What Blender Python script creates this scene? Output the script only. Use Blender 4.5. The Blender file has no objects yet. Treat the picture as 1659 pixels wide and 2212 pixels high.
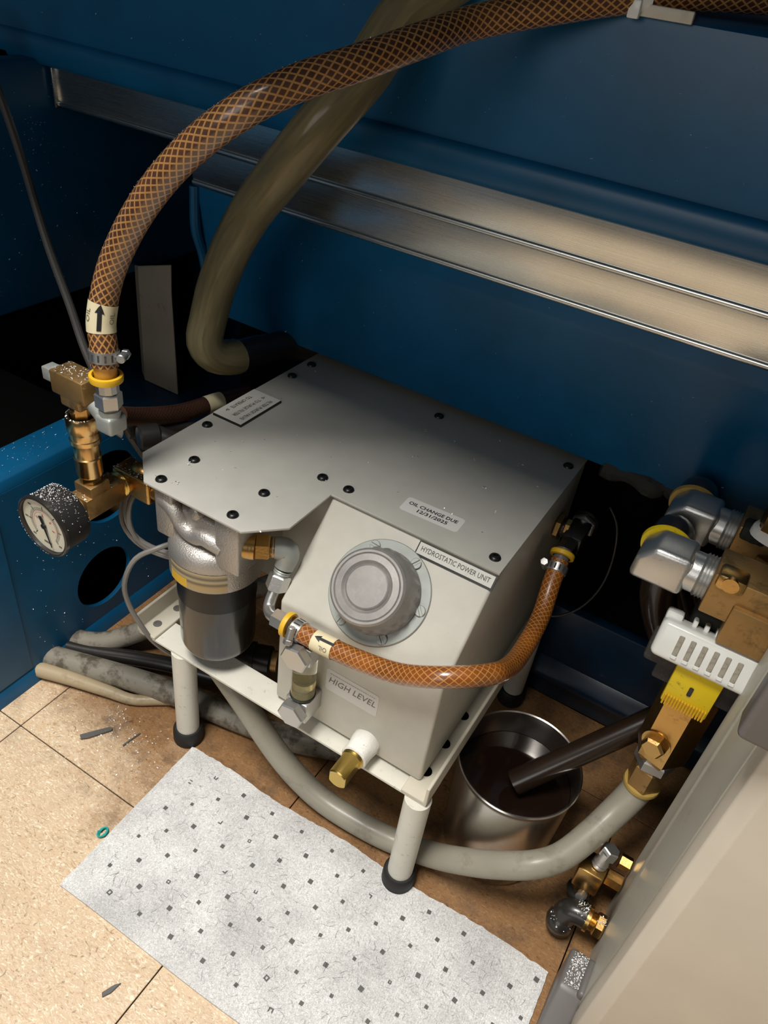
import bpy, bmesh, math, random
from mathutils import Vector, Matrix

random.seed(7)
S = bpy.context.scene
C = S.collection

# ------------------------------------------------------------------ camera
cd = bpy.data.cameras.new('camera')
cam = bpy.data.objects.new('camera', cd)
C.objects.link(cam)
rt = Vector((0.84843543, 0.5162208, 0.11693337))
dn = Vector((0.39629177, -0.47308917, -0.78685416))
fw = Vector((-0.35087057, 0.71393468, -0.60595967))
cam.matrix_world = Matrix(((rt.x, -dn.x, -fw.x, 0.5526), (rt.y, -dn.y, -fw.y, -0.2910), (rt.z, -dn.z, -fw.z, 0.7574), (0, 0, 0, 1)))
cd.sensor_fit = 'VERTICAL'
cd.sensor_height = 36.0
cd.sensor_width = 36.0
cd.lens = 26.986
cd.clip_start = 0.01
S.camera = cam

# ------------------------------------------------------------------ world, lights, exposure
w = bpy.data.worlds.new('world')
S.world = w
w.use_nodes = True
w.node_tree.nodes['Background'].inputs[0].default_value = (0.95, 0.97, 1.0, 1)
w.node_tree.nodes['Background'].inputs[1].default_value = 0.04


def area(name, loc, target, sx, sy, power, col):
    l = bpy.data.lights.new(name, 'AREA')
    l.shape = 'RECTANGLE'
    l.size = sx
    l.size_y = sy
    l.energy = power
    l.color = col
    o = bpy.data.objects.new(name, l)
    C.objects.link(o)
    o.location = loc
    d = Vector(target) - Vector(loc)
    o.rotation_euler = d.to_track_quat('-Z', 'Y').to_euler()
    return o


# ceiling fluorescent fixture above the aisle and daylight-white room light from the aisle behind the photographer
area('ceiling_light', (0.18, -0.45, 2.2), (0.18, 0.0, 0.2), 0.5, 0.8, 48, (1.0, 0.965, 0.91))
area('aisle_light', (0.25, -2.6, 1.3), (0.2, 0.15, 0.3), 1.6, 1.2, 11.5, (1.0, 0.965, 0.92))
S.view_settings.view_transform = 'Standard'
S.view_settings.look = 'None'
S.view_settings.gamma = 1.0
S.view_settings.use_curve_mapping = False
S.view_settings.exposure = 0.42


# ------------------------------------------------------------------ materials
def nt(name):
    m = bpy.data.materials.new(name)
    m.use_nodes = True
    t = m.node_tree
    return m, t, t.nodes['Principled BSDF']


def N(t, kind, **kw):
    n = t.nodes.new(kind)
    for k, v in kw.items():
        if k.startswith('i_'):
            key = k[2:]
            n.inputs[int(key) if key.isdigit() else key].default_value = v
        else:
            setattr(n, k, v)
    return n


def mat(name, col, rough=0.5, metal=0.0, dirt=0.0, dirtcol=(0.03, 0.025, 0.02), scale=60, bump=0.0, bscale=300, coat=0.0, var=0.0, thr=0.6, trans=0.0, ior=1.45, spec=0.5):
    m, t, b = nt(name)
    L = t.links
    b.inputs['Roughness'].default_value = rough
    b.inputs['Metallic'].default_value = metal
    b.inputs['Coat Weight'].default_value = coat
    b.inputs['Coat Roughness'].default_value = 0.12
    b.inputs['Transmission Weight'].default_value = trans
    b.inputs['IOR'].default_value = ior
    b.inputs['Specular IOR Level'].default_value = spec
    tc = N(t, 'ShaderNodeTexCoord')
    c4 = (*col, 1)
    b.inputs['Base Color'].default_value = c4
    last = None
    if var > 0:
        n = N(t, 'ShaderNodeTexNoise', i_Scale=scale * 0.35, i_Detail=4.0)
        L.new(tc.outputs['Object'], n.inputs['Vector'])
        r = N(t, 'ShaderNodeMapRange', i_1=0.3, i_2=0.7, i_3=1 - var, i_4=1 + var)
        L.new(n.outputs[0], r.inputs[0])
        mx = N(t, 'ShaderNodeVectorMath', operation='SCALE')
        mx.inputs[0].default_value = col
        L.new(r.outputs[0], mx.inputs['Scale'])
        L.new(mx.outputs[0], b.inputs['Base Color'])
        last = mx.outputs[0]
    if dirt > 0:
        n = N(t, 'ShaderNodeTexNoise', i_Scale=scale, i_Detail=6.0, i_Roughness=0.7)
        L.new(tc.outputs['Object'], n.inputs['Vector'])
        r = N(t, 'ShaderNodeMapRange', i_1=thr, i_2=thr + 0.12, i_3=0.0, i_4=dirt)
        L.new(n.outputs[0], r.inputs[0])
        mx = N(t, 'ShaderNodeMix', data_type='RGBA')
        mx.inputs['A'].default_value = c4
        if last:
            L.new(last, mx.inputs['A'])
        mx.inputs['B'].default_value = (*dirtcol, 1)
        L.new(r.outputs[0], mx.inputs['Factor'])
        L.new(mx.outputs['Result'], b.inputs['Base Color'])
    if bump > 0:
        n = N(t, 'ShaderNodeTexNoise', i_Scale=bscale, i_Detail=3.0)
        L.new(tc.outputs['Object'], n.inputs['Vector'])
        bp = N(t, 'ShaderNodeBump', i_Strength=bump, i_Distance=0.001)
        L.new(n.outputs[0], bp.inputs['Height'])
        L.new(bp.outputs[0], b.inputs['Normal'])
    return m


M = {}
M['beige'] = mat('powder_coat_beige', (0.55, 0.53, 0.465), 0.42, dirt=0.6, dirtcol=(0.14, 0.11, 0.08), scale=210, thr=0.665, bump=0.08, bscale=900, var=0.03)
M['lid'] = mat('lid_paint', (0.425, 0.415, 0.375), 0.38, dirt=0.35, dirtcol=(0.2, 0.18, 0.15), scale=120, thr=0.68, var=0.04)
M['offwhite'] = mat('offwhite_paint', (0.66, 0.64, 0.56), 0.45, dirt=0.6, dirtcol=(0.22, 0.19, 0.13), scale=140, thr=0.6, var=0.04)
M['cream'] = mat('cream_plastic', (0.60, 0.56, 0.46), 0.45, dirt=0.3, dirtcol=(0.3, 0.25, 0.16), scale=50, var=0.05)
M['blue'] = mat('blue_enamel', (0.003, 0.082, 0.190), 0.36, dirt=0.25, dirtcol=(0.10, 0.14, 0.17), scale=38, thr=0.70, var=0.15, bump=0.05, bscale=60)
M['darkblue'] = mat('dark_blue_enamel', (0.003, 0.018, 0.042), 0.35, dirt=0.6, dirtcol=(0.05, 0.07, 0.10), scale=55, thr=0.62, var=0.25, bump=0.08, bscale=80)  # darker copy of the blue with grime blotches, for recess and plinth
M['black'] = mat('black_paint', (0.006, 0.006, 0.006), 0.35)
M['voidblack'] = mat('void_shade_black', (0.003, 0.003, 0.003), 1.0, spec=0.0)  # shade painted in as black for voids, holes and tile gaps
M['rubber'] = mat('black_rubber', (0.012, 0.012, 0.012), 0.6)
M['can'] = mat('filter_black_gloss', (0.010, 0.0095, 0.009), 0.24, coat=0.5, spec=0.8, var=0.1)
M['can2'] = mat('filter_black_satin', (0.008, 0.008, 0.008), 0.3, var=0.1)
M['castalu'] = mat('cast_aluminium', (0.44, 0.415, 0.385), 0.42, 0.7, dirt=0.4, dirtcol=(0.25, 0.2, 0.15), scale=150, thr=0.6, bump=0.5, bscale=700)
M['steel'] = mat('zinc_steel', (0.56, 0.56, 0.545), 0.36, 0.9, dirt=0.5, dirtcol=(0.3, 0.28, 0.25), scale=160, thr=0.6, bump=0.12, bscale=900)
M['zinc'] = mat('zinc_plate', (0.36, 0.38, 0.355), 0.5, 0.45, dirt=0.5, dirtcol=(0.3, 0.29, 0.26), scale=120, thr=0.58, var=0.1)
M['capmetal'] = mat('dull_cap_metal', (0.32, 0.305, 0.29), 0.5, 0.55, dirt=0.35, dirtcol=(0.42, 0.40, 0.38), scale=260, thr=0.52, var=0.08)
M['stainless'] = None
M['brass'] = mat('brass', (0.50, 0.31, 0.11), 0.30, 1.0, dirt=0.55, dirtcol=(0.22, 0.13, 0.05), scale=90, thr=0.55, bump=0.12, bscale=500, var=0.1)
M['brightbrass'] = mat('polished_brass', (0.72, 0.47, 0.20), 0.24, 1.0, dirt=0.35, dirtcol=(0.35, 0.2, 0.08), scale=90, thr=0.6, var=0.08)
M['dullbrass'] = mat('dull_brass', (0.36, 0.22, 0.085), 0.45, 0.75, dirt=0.6, dirtcol=(0.10, 0.07, 0.03), scale=60, thr=0.52, bump=0.2, bscale=400, var=0.15)
M['drainbrass'] = mat('yellow_brass', (0.66, 0.48, 0.14), 0.3, 1.0, dirt=0.4, dirtcol=(0.4, 0.26, 0.1), scale=100, thr=0.6)
M['yellow'] = mat('yellow_plastic', (0.72, 0.42, 0.02), 0.45, dirt=0.4, dirtcol=(0.3, 0.17, 0.02), scale=120, thr=0.6)
M['tagyellow'] = mat('yellow_tag_plastic', (0.75, 0.55, 0.01), 0.4, dirt=0.85, dirtcol=(0.05, 0.04, 0.02), scale=130, thr=0.6)
M['ochre'] = mat('aged_yellow_ring', (0.42, 0.28, 0.07), 0.5, dirt=0.4, scale=100)
M['white'] = mat('white_nylon', (0.80, 0.81, 0.77), 0.32, coat=0.3, dirt=0.2, dirtcol=(0.5, 0.45, 0.35), scale=60, thr=0.62)
M['slot'] = mat('dirty_slot', (0.36, 0.33, 0.27), 0.7, dirt=0.6, dirtcol=(0.15, 0.13, 0.1), scale=300, thr=0.5)
M['tape'] = mat('white_sealant', (0.80, 0.79, 0.74), 0.7, dirt=0.8, dirtcol=(0.25, 0.22, 0.18), scale=220, thr=0.6, bump=0.4, bscale=400)
M['label'] = mat('label_cream', (0.72, 0.64, 0.42), 0.5, dirt=0.25, dirtcol=(0.4, 0.33, 0.2), scale=80)
M['paper'] = mat('label_white', (0.66, 0.65, 0.62), 0.4)
M['plate'] = mat('engraved_plate_white', (0.58, 0.57, 0.52), 0.4, dirt=0.2, scale=120, dirtcol=(0.3, 0.28, 0.24))
M['ink'] = mat('black_ink', (0.012, 0.012, 0.012), 0.5)
M['greyink'] = mat('grey_ink', (0.16, 0.14, 0.11), 0.5)
M['redink'] = mat('red_ink', (0.55, 0.16, 0.12), 0.5)
M['pinkink'] = mat('pale_pink_ink', (0.70, 0.50, 0.42), 0.5)
M['dial'] = mat('dial_cream', (0.70, 0.66, 0.52), 0.4)
M['greyplastic'] = mat('dark_grey_plastic', (0.13, 0.12, 0.115), 0.4, dirt=0.25, dirtcol=(0.3, 0.3, 0.3), scale=200, thr=0.64)
M['darkgrey'] = mat('charcoal_fibre_board', (0.045, 0.04, 0.038), 0.85, dirt=0.5, dirtcol=(0.12, 0.11, 0.1), scale=400, thr=0.55, bump=0.4, bscale=500)
M['bracket'] = mat('grey_galvanised_plate', (0.28, 0.25, 0.20), 0.5, 0.15, dirt=0.5, dirtcol=(0.05, 0.045, 0.04), scale=45, thr=0.6, var=0.1)
M['greyhose'] = mat('grey_vinyl_hose', (0.29, 0.27, 0.215), 0.42, dirt=0.5, dirtcol=(0.16, 0.14, 0.10), scale=45, thr=0.56, var=0.1, coat=0.08)
M['conduit'] = mat('grey_pvc_conduit', (0.24, 0.22, 0.175), 0.45, dirt=0.85, dirtcol=(0.07, 0.055, 0.035), scale=45, thr=0.47, var=0.1)
M['tanpipe'] = mat('tan_pipe', (0.40, 0.32, 0.20), 0.45, dirt=0.5, dirtcol=(0.15, 0.1, 0.06), scale=40, thr=0.55)
M['blackpipe'] = mat('black_pipe', (0.02, 0.018, 0.016), 0.35, dirt=0.4, dirtcol=(0.07, 0.06, 0.05), scale=60, coat=0.3)
M['brownpipe'] = mat('oily_brown_tube', (0.018, 0.010, 0.006), 0.25, coat=0.4, dirt=0.4, dirtcol=(0.045, 0.024, 0.010), scale=50)
M['cable'] = mat('grey_cable', (0.06, 0.055, 0.05), 0.5, dirt=0.4, dirtcol=(0.05, 0.04, 0.035), scale=60)
M['wire'] = mat('grey_wire', (0.20, 0.19, 0.175), 0.45, var=0.1)
M['cabinet'] = mat('cabinet_beige', (0.72, 0.66, 0.555), 0.5, var=0.03, bump=0.04, bscale=500)
M['cabside'] = mat('cabinet_grey_side', (0.52, 0.51, 0.44), 0.42, dirt=0.3, dirtcol=(0.25, 0.24, 0.2), scale=30, thr=0.58)
M['foam'] = mat('black_foam', (0.02, 0.021, 0.018), 0.8, dirt=0.6, dirtcol=(0.07, 0.075, 0.06), scale=60, bump=1.0, bscale=120)
M['oil'] = mat('dark_oil', (0.012, 0.006, 0.004), 0.06, coat=0.5)
M['sightoil'] = mat('pale_yellow_oil', (0.86, 0.78, 0.42), 0.1, trans=0.75, ior=1.47)
M['glass'] = mat('sight_glass', (0.95, 0.94, 0.86), 0.04, trans=1.0, ior=1.2)
M['amber'] = mat('amber_barb', (0.62, 0.30, 0.03), 0.2, coat=0.5)
M['chip'] = mat('bright_swarf', (0.88, 0.87, 0.85), 0.3, 0.35)
M['teal'] = mat('teal_plastic', (0.02, 0.33, 0.30), 0.4)
M['fibre'] = mat('dark_fibre', (0.05, 0.045, 0.04), 0.8)
M['debris'] = mat('dark_debris', (0.10, 0.095, 0.09), 0.5, dirt=0.7, dirtcol=(0.3, 0.3, 0.3), scale=500)


def stainless():
    m, t, b = nt('brushed_stainless')
    L = t.links
    tc = N(t, 'ShaderNodeTexCoord')
    mp = N(t, 'ShaderNodeMapping')
    mp.inputs['Scale'].default_value = (3, 60, 500)
    L.new(tc.outputs['Object'], mp.inputs[0])
    n = N(t, 'ShaderNodeTexNoise', i_Scale=3.0, i_Detail=6.0)
    L.new(mp.outputs[0], n.inputs['Vector'])
    r = N(t, 'ShaderNodeMapRange', i_1=0.3, i_2=0.7, i_3=0.25, i_4=0.31)
    L.new(n.outputs[0], r.inputs[0])
    L.new(r.outputs[0], b.inputs['Roughness'])
    n2 = N(t, 'ShaderNodeTexNoise', i_Scale=9.0, i_Detail=4.0)
    L.new(tc.outputs['Object'], n2.inputs['Vector'])
    cr = N(t, 'ShaderNodeValToRGB')
    cr.color_ramp.elements[0].position = 0.35
    cr.color_ramp.elements[0].color = (0.62, 0.62, 0.59, 1)
    cr.color_ramp.elements[1].position = 0.7
    cr.color_ramp.elements[1].color = (0.72, 0.72, 0.69, 1)
    L.new(n2.outputs[0], cr.inputs[0])
    L.new(cr.outputs[0], b.inputs['Base Color'])
    b.inputs['Metallic'].default_value = 1.0
    bp = N(t, 'ShaderNodeBump', i_Strength=0.006, i_Distance=0.001)
    L.new(n.outputs[0], bp.inputs['Height'])
    L.new(bp.outputs[0], b.inputs['Normal'])
    return m


M['stainless'] = stainless()
M['bucket'] = mat('bucket_stainless', (0.62, 0.59, 0.55), 0.25, 1.0, dirt=0.4, dirtcol=(0.48, 0.44, 0.39), scale=25, thr=0.5)


def braid(name, core, line, A, K, wid, coat=0.8, line2=None):
    """clear hose with helical reinforcement threads, drawn on the tube's own length / angle coordinates"""
    m, t, b = nt(name)
    L = t.links
    uv = N(t, 'ShaderNodeUVMap', uv_map='UVMap')
    sx = N(t, 'ShaderNodeSeparateXYZ')
    L.new(uv.outputs[0], sx.inputs[0])
    ua = N(t, 'ShaderNodeMath', operation='MULTIPLY', i_1=A)
    L.new(sx.outputs[0], ua.inputs[0])
    vk = N(t, 'ShaderNodeMath', operation='MULTIPLY', i_1=float(K))
    L.new(sx.outputs[1], vk.inputs[0])
    outs = []
    for op in ('ADD', 'SUBTRACT'):
        s = N(t, 'ShaderNodeMath', operation=op)
        L.new(ua.outputs[0], s.inputs[0])
        L.new(vk.outputs[0], s.inputs[1])
        p = N(t, 'ShaderNodeMath', operation='PINGPONG', i_1=0.5)
        L.new(s.outputs[0], p.inputs[0])
        r = N(t, 'ShaderNodeMapRange', i_1=wid, i_2=wid + 0.10, i_3=1.0, i_4=0.0)
        L.new(p.outputs[0], r.inputs[0])
        outs.append(r.outputs[0])
    mx = N(t, 'ShaderNodeMath', operation='MAXIMUM')
    L.new(outs[0], mx.inputs[0])
    L.new(outs[1], mx.inputs[1])
    tc = N(t, 'ShaderNodeTexCoord')
    n = N(t, 'ShaderNodeTexNoise', i_Scale=40.0, i_Detail=3.0)
    L.new(tc.outputs['Object'], n.inputs['Vector'])
    cr = N(t, 'ShaderNodeValToRGB')
    cr.color_ramp.elements[0].position = 0.35
    cr.color_ramp.elements[0].color = (core[0] * 0.7, core[1] * 0.7, core[2] * 0.7, 1)
    cr.color_ramp.elements[1].position = 0.7
    cr.color_ramp.elements[1].color = (core[0] * 1.3, core[1] * 1.3, core[2] * 1.3, 1)
    L.new(n.outputs[0], cr.inputs[0])
    mc = N(t, 'ShaderNodeMix', data_type='RGBA')
    L.new(mx.outputs[0], mc.inputs['Factor'])
    L.new(cr.outputs[0], mc.inputs['A'])
    mc.inputs['B'].default_value = (*line, 1)
    L.new(mc.outputs['Result'], b.inputs['Base Color'])
    b.inputs['Roughness'].default_value = 0.45
    b.inputs['Coat Weight'].default_value = coat
    b.inputs['Coat Roughness'].default_value = 0.18
    bp = N(t, 'ShaderNodeBump', i_Strength=0.25, i_Distance=0.0006)
    L.new(mx.outputs[0], bp.inputs['Height'])
    L.new(bp.outputs[0], b.inputs['Normal'])
    return m


M['braid_big'] = braid('braided_hose_brown', (0.085, 0.032, 0.012), (0.50, 0.25, 0.075), 135, 12, 0.07)
M['braid_amber'] = braid('braided_hose_amber', (0.23, 0.064, 0.006), (0.52, 0.235, 0.05), 165, 9, 0.022, coat=1.0)
M['braid_dark'] = braid('braided_hose_dark', (0.035, 0.012, 0.006), (0.07, 0.028, 0.012), 220, 14, 0.09)


def tube_mat():
    m, t, b = nt('olive_clear_tube')
    L = t.links
    uv = N(t, 'ShaderNodeUVMap', uv_map='UVMap')
    mp = N(t, 'ShaderNodeMapping')
    mp.inputs['Scale'].default_value = (5, 5, 1)
    L.new(uv.outputs[0], mp.inputs[0])
    n = N(t, 'ShaderNodeTexNoise', i_Scale=2.2, i_Detail=5.0, i_Distortion=0.6)
    L.new(mp.outputs[0], n.inputs['Vector'])
    cr = N(t, 'ShaderNodeValToRGB')
    e = cr.color_ramp.elements
    e[0].position = 0.3
    e[0].color = (0.10, 0.085, 0.035, 1)
    e[1].position = 0.75
    e[1].color = (0.42, 0.36, 0.22, 1)
    k = e.new(0.52)
    k.color = (0.25, 0.20, 0.09, 1)
    L.new(n.outputs[0], cr.inputs[0])
    L.new(cr.outputs[0], b.inputs['Base Color'])
    b.inputs['Roughness'].default_value = 0.4
    return m


M['tubecore'] = tube_mat()
M['tubeskin'] = mat('clear_vinyl_skin', (0.80, 0.74, 0.52), 0.16, trans=0.9, ior=1.3)


def tile_mat():
    m, t, b = nt('vinyl_composition_tile')
    L = t.links
    g = N(t, 'ShaderNodeNewGeometry')
    # cream and brown streaky flecks
    mp = N(t, 'ShaderNodeMapping')
    mp.inputs['Rotation'].default_value = (0, 0, 0.5)
    mp.inputs['Scale'].default_value = (1.0, 2.2, 1)
    L.new(g.outputs['Position'], mp.inputs[0])
    n1 = N(t, 'ShaderNodeTexNoise', i_Scale=100.0, i_Detail=6.0, i_Roughness=0.7, i_Distortion=2.6)
    L.new(mp.outputs[0], n1.inputs['Vector'])
    mp2 = N(t, 'ShaderNodeMapping')
    mp2.inputs['Rotation'].default_value = (0, 0, -0.9)
    mp2.inputs['Scale'].default_value = (1.0, 2.6, 1)
    L.new(g.outputs['Position'], mp2.inputs[0])
    n2 = N(t, 'ShaderNodeTexNoise', i_Scale=120.0, i_Detail=4.0, i_Distortion=2.2)
    L.new(mp2.outputs[0], n2.inputs['Vector'])
    cr = N(t, 'ShaderNodeValToRGB')
    e = cr.color_ramp.elements
    e[0].position = 0.34
    e[0].color = (0.38, 0.24, 0.13, 1)
    e[1].position = 0.66
    e[1].color = (0.84, 0.74, 0.58, 1)
    k = e.new(0.44)
    k.color = (0.60, 0.44, 0.285, 1)
    k = e.new(0.57)
    k.color = (0.65, 0.50, 0.335, 1)
    L.new(n1.outputs[0], cr.inputs[0])
    r2 = N(t, 'ShaderNodeMapRange', i_1=0.60, i_2=0.64, i_3=0.0, i_4=0.85)
    L.new(n2.outputs[0], r2.inputs[0])
    m2 = N(t, 'ShaderNodeMix', data_type='RGBA')
    L.new(r2.outputs[0], m2.inputs['Factor'])
    L.new(cr.outputs[0], m2.inputs['A'])
    m2.inputs['B'].default_value = (0.82, 0.74, 0.56, 1)
    # thin dark hair-like scratches
    n3 = N(t, 'ShaderNodeTexNoise', i_Scale=75.0, i_Detail=3.0, i_Distortion=3.0)
    L.new(g.outputs['Position'], n3.inputs['Vector'])
    r3 = N(t, 'ShaderNodeMapRange', i_1=0.34, i_2=0.30, i_3=0.0, i_4=0.6)
    L.new(n3.outputs[0], r3.inputs[0])
    m3 = N(t, 'ShaderNodeMix', data_type='RGBA')
    L.new(r3.outputs[0], m3.inputs['Factor'])
    L.new(m2.outputs['Result'], m3.inputs['A'])
    m3.inputs['B'].default_value = (0.16, 0.10, 0.05, 1)
    # irregular oil soaked brown stain, deepened further for the shade under the unit
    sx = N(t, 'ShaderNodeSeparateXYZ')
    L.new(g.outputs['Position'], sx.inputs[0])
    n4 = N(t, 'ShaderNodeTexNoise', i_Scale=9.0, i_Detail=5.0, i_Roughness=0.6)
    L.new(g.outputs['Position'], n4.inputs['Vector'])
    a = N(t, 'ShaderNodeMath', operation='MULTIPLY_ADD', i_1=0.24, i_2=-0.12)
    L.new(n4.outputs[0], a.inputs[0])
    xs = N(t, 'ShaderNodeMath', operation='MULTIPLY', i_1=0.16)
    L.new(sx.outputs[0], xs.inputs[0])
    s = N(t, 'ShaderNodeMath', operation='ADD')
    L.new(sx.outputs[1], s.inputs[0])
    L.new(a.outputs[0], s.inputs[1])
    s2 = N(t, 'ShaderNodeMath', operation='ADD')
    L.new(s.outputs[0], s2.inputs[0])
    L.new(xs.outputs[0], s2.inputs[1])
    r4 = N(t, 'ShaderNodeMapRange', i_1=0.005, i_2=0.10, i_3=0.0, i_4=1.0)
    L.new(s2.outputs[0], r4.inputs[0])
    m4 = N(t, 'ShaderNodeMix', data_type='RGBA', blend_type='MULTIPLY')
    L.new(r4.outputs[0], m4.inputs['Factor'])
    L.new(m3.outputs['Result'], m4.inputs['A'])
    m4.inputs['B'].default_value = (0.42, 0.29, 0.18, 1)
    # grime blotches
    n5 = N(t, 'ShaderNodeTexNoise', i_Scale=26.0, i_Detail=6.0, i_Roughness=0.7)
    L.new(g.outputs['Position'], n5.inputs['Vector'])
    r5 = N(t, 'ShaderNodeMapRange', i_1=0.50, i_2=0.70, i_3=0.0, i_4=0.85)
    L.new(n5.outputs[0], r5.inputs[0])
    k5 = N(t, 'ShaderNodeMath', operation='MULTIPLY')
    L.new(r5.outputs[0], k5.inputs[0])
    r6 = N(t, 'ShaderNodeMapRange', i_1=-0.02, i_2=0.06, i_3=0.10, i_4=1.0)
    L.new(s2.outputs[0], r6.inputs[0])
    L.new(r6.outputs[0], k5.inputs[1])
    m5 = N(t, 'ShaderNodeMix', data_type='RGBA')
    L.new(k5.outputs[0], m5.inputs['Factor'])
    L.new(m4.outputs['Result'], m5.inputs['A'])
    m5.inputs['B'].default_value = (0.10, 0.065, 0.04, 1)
    L.new(m5.outputs['Result'], b.inputs['Base Color'])
    b.inputs['Roughness'].default_value = 0.42
    bp = N(t, 'ShaderNodeBump', i_Strength=0.12, i_Distance=0.001)
    L.new(n1.outputs[0], bp.inputs['Height'])
    L.new(bp.outputs[0], b.inputs['Normal'])
    return m


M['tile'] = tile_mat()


def pad_mat():
    m, t, b = nt('absorbent_felt')
    L = t.links
    g = N(t, 'ShaderNodeNewGeometry')
    n1 = N(t, 'ShaderNodeTexNoise', i_Scale=14.0, i_Detail=5.0, i_Roughness=0.6)
    L.new(g.outputs['Position'], n1.inputs['Vector'])
    cr = N(t, 'ShaderNodeValToRGB')
    cr.color_ramp.elements[0].position = 0.36
    cr.color_ramp.elements[0].color = (0.60, 0.595, 0.585, 1)
    cr.color_ramp.elements[1].position = 0.6
    cr.color_ramp.elements[1].color = (0.79, 0.785, 0.765, 1)
    L.new(n1.outputs[0], cr.inputs[0])
    n2 = N(t, 'ShaderNodeTexNoise', i_Scale=620.0, i_Detail=3.0, i_Distortion=1.5)
    L.new(g.outputs['Position'], n2.inputs['Vector'])
    r = N(t, 'ShaderNodeMapRange', i_1=0.36, i_2=0.62, i_3=0.66, i_4=1.05)
    L.new(n2.outputs[0], r.inputs[0])
    mx = N(t, 'ShaderNodeVectorMath', operation='SCALE')
    L.new(cr.outputs[0], mx.inputs[0])
    L.new(r.outputs[0], mx.inputs['Scale'])
    L.new(mx.outputs[0], b.inputs['Base Color'])
    b.inputs['Roughness'].default_value = 0.95
    b.inputs['Specular IOR Level'].default_value = 0.1
    wv = N(t, 'ShaderNodeTexWave', i_Scale=130.0, i_Distortion=6.0, i_Detail=2.0)
    L.new(g.outputs['Position'], wv.inputs['Vector'])
    ad = N(t, 'ShaderNodeMath', operation='MULTIPLY_ADD', i_1=0.35)
    L.new(wv.outputs['Fac'], ad.inputs[0])
    L.new(n2.outputs[0], ad.inputs[2])
    bp = N(t, 'ShaderNodeBump', i_Strength=0.55, i_Distance=0.0015)
    L.new(ad.outputs[0], bp.inputs['Height'])
    L.new(bp.outputs[0], b.inputs['Normal'])
    return m


M['pad'] = pad_mat()


def filter_label_mat():
    m, t, b = nt('worn_filter_label')
    L = t.links
    tc = N(t, 'ShaderNodeTexCoord')
    sx = N(t, 'ShaderNodeSeparateXYZ')
    L.new(tc.outputs['Generated'], sx.inputs[0])
    cr = N(t, 'ShaderNodeValToRGB')
    e = cr.color_ramp.elements
    e[0].position = 0.08
    e[0].color = (0.40, 0.30, 0.16, 1)
    e[1].position = 0.95
    e[1].color = (0.45, 0.36, 0.20, 1)
    for p, c in ((0.3, (0.42, 0.29, 0.13, 1)), (0.45, (0.13, 0.10, 0.06, 1)), (0.6, (0.46, 0.37, 0.22, 1)), (0.75, (0.12, 0.10, 0.07, 1))):
        k = e.new(p)
        k.color = c
    L.new(sx.outputs[2], cr.inputs[0])
    lt = N(t, 'ShaderNodeMath', operation='LESS_THAN', i_1=0.4)
    L.new(sx.outputs[0], lt.inputs[0])
    lz = N(t, 'ShaderNodeMath', operation='LESS_THAN', i_1=0.5)
    L.new(sx.outputs[2], lz.inputs[0])
    ml = N(t, 'ShaderNodeMath', operation='MULTIPLY')
    L.new(lt.outputs[0], ml.inputs[0])
    L.new(lz.outputs[0], ml.inputs[1])
    mx = N(t, 'ShaderNodeMix', data_type='RGBA')
    L.new(ml.outputs[0], mx.inputs['Factor'])
    L.new(cr.outputs[0], mx.inputs['A'])
    mx.inputs['B'].default_value = (0.66, 0.40, 0.03, 1)
    L.new(mx.outputs['Result'], b.inputs['Base Color'])
    b.inputs['Roughness'].default_value = 0.5
    return m


M['filterlabel'] = filter_label_mat()


# ------------------------------------------------------------------ geometry helpers
def frame(axis):
    a = Vector(axis).normalized()
    u = Vector((0, 0, 1)) if abs(a.z) < 0.9 else Vector((1, 0, 0))
    x = u.cross(a).normalized()
    y = a.cross(x).normalized()
    return x, y, a


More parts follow.
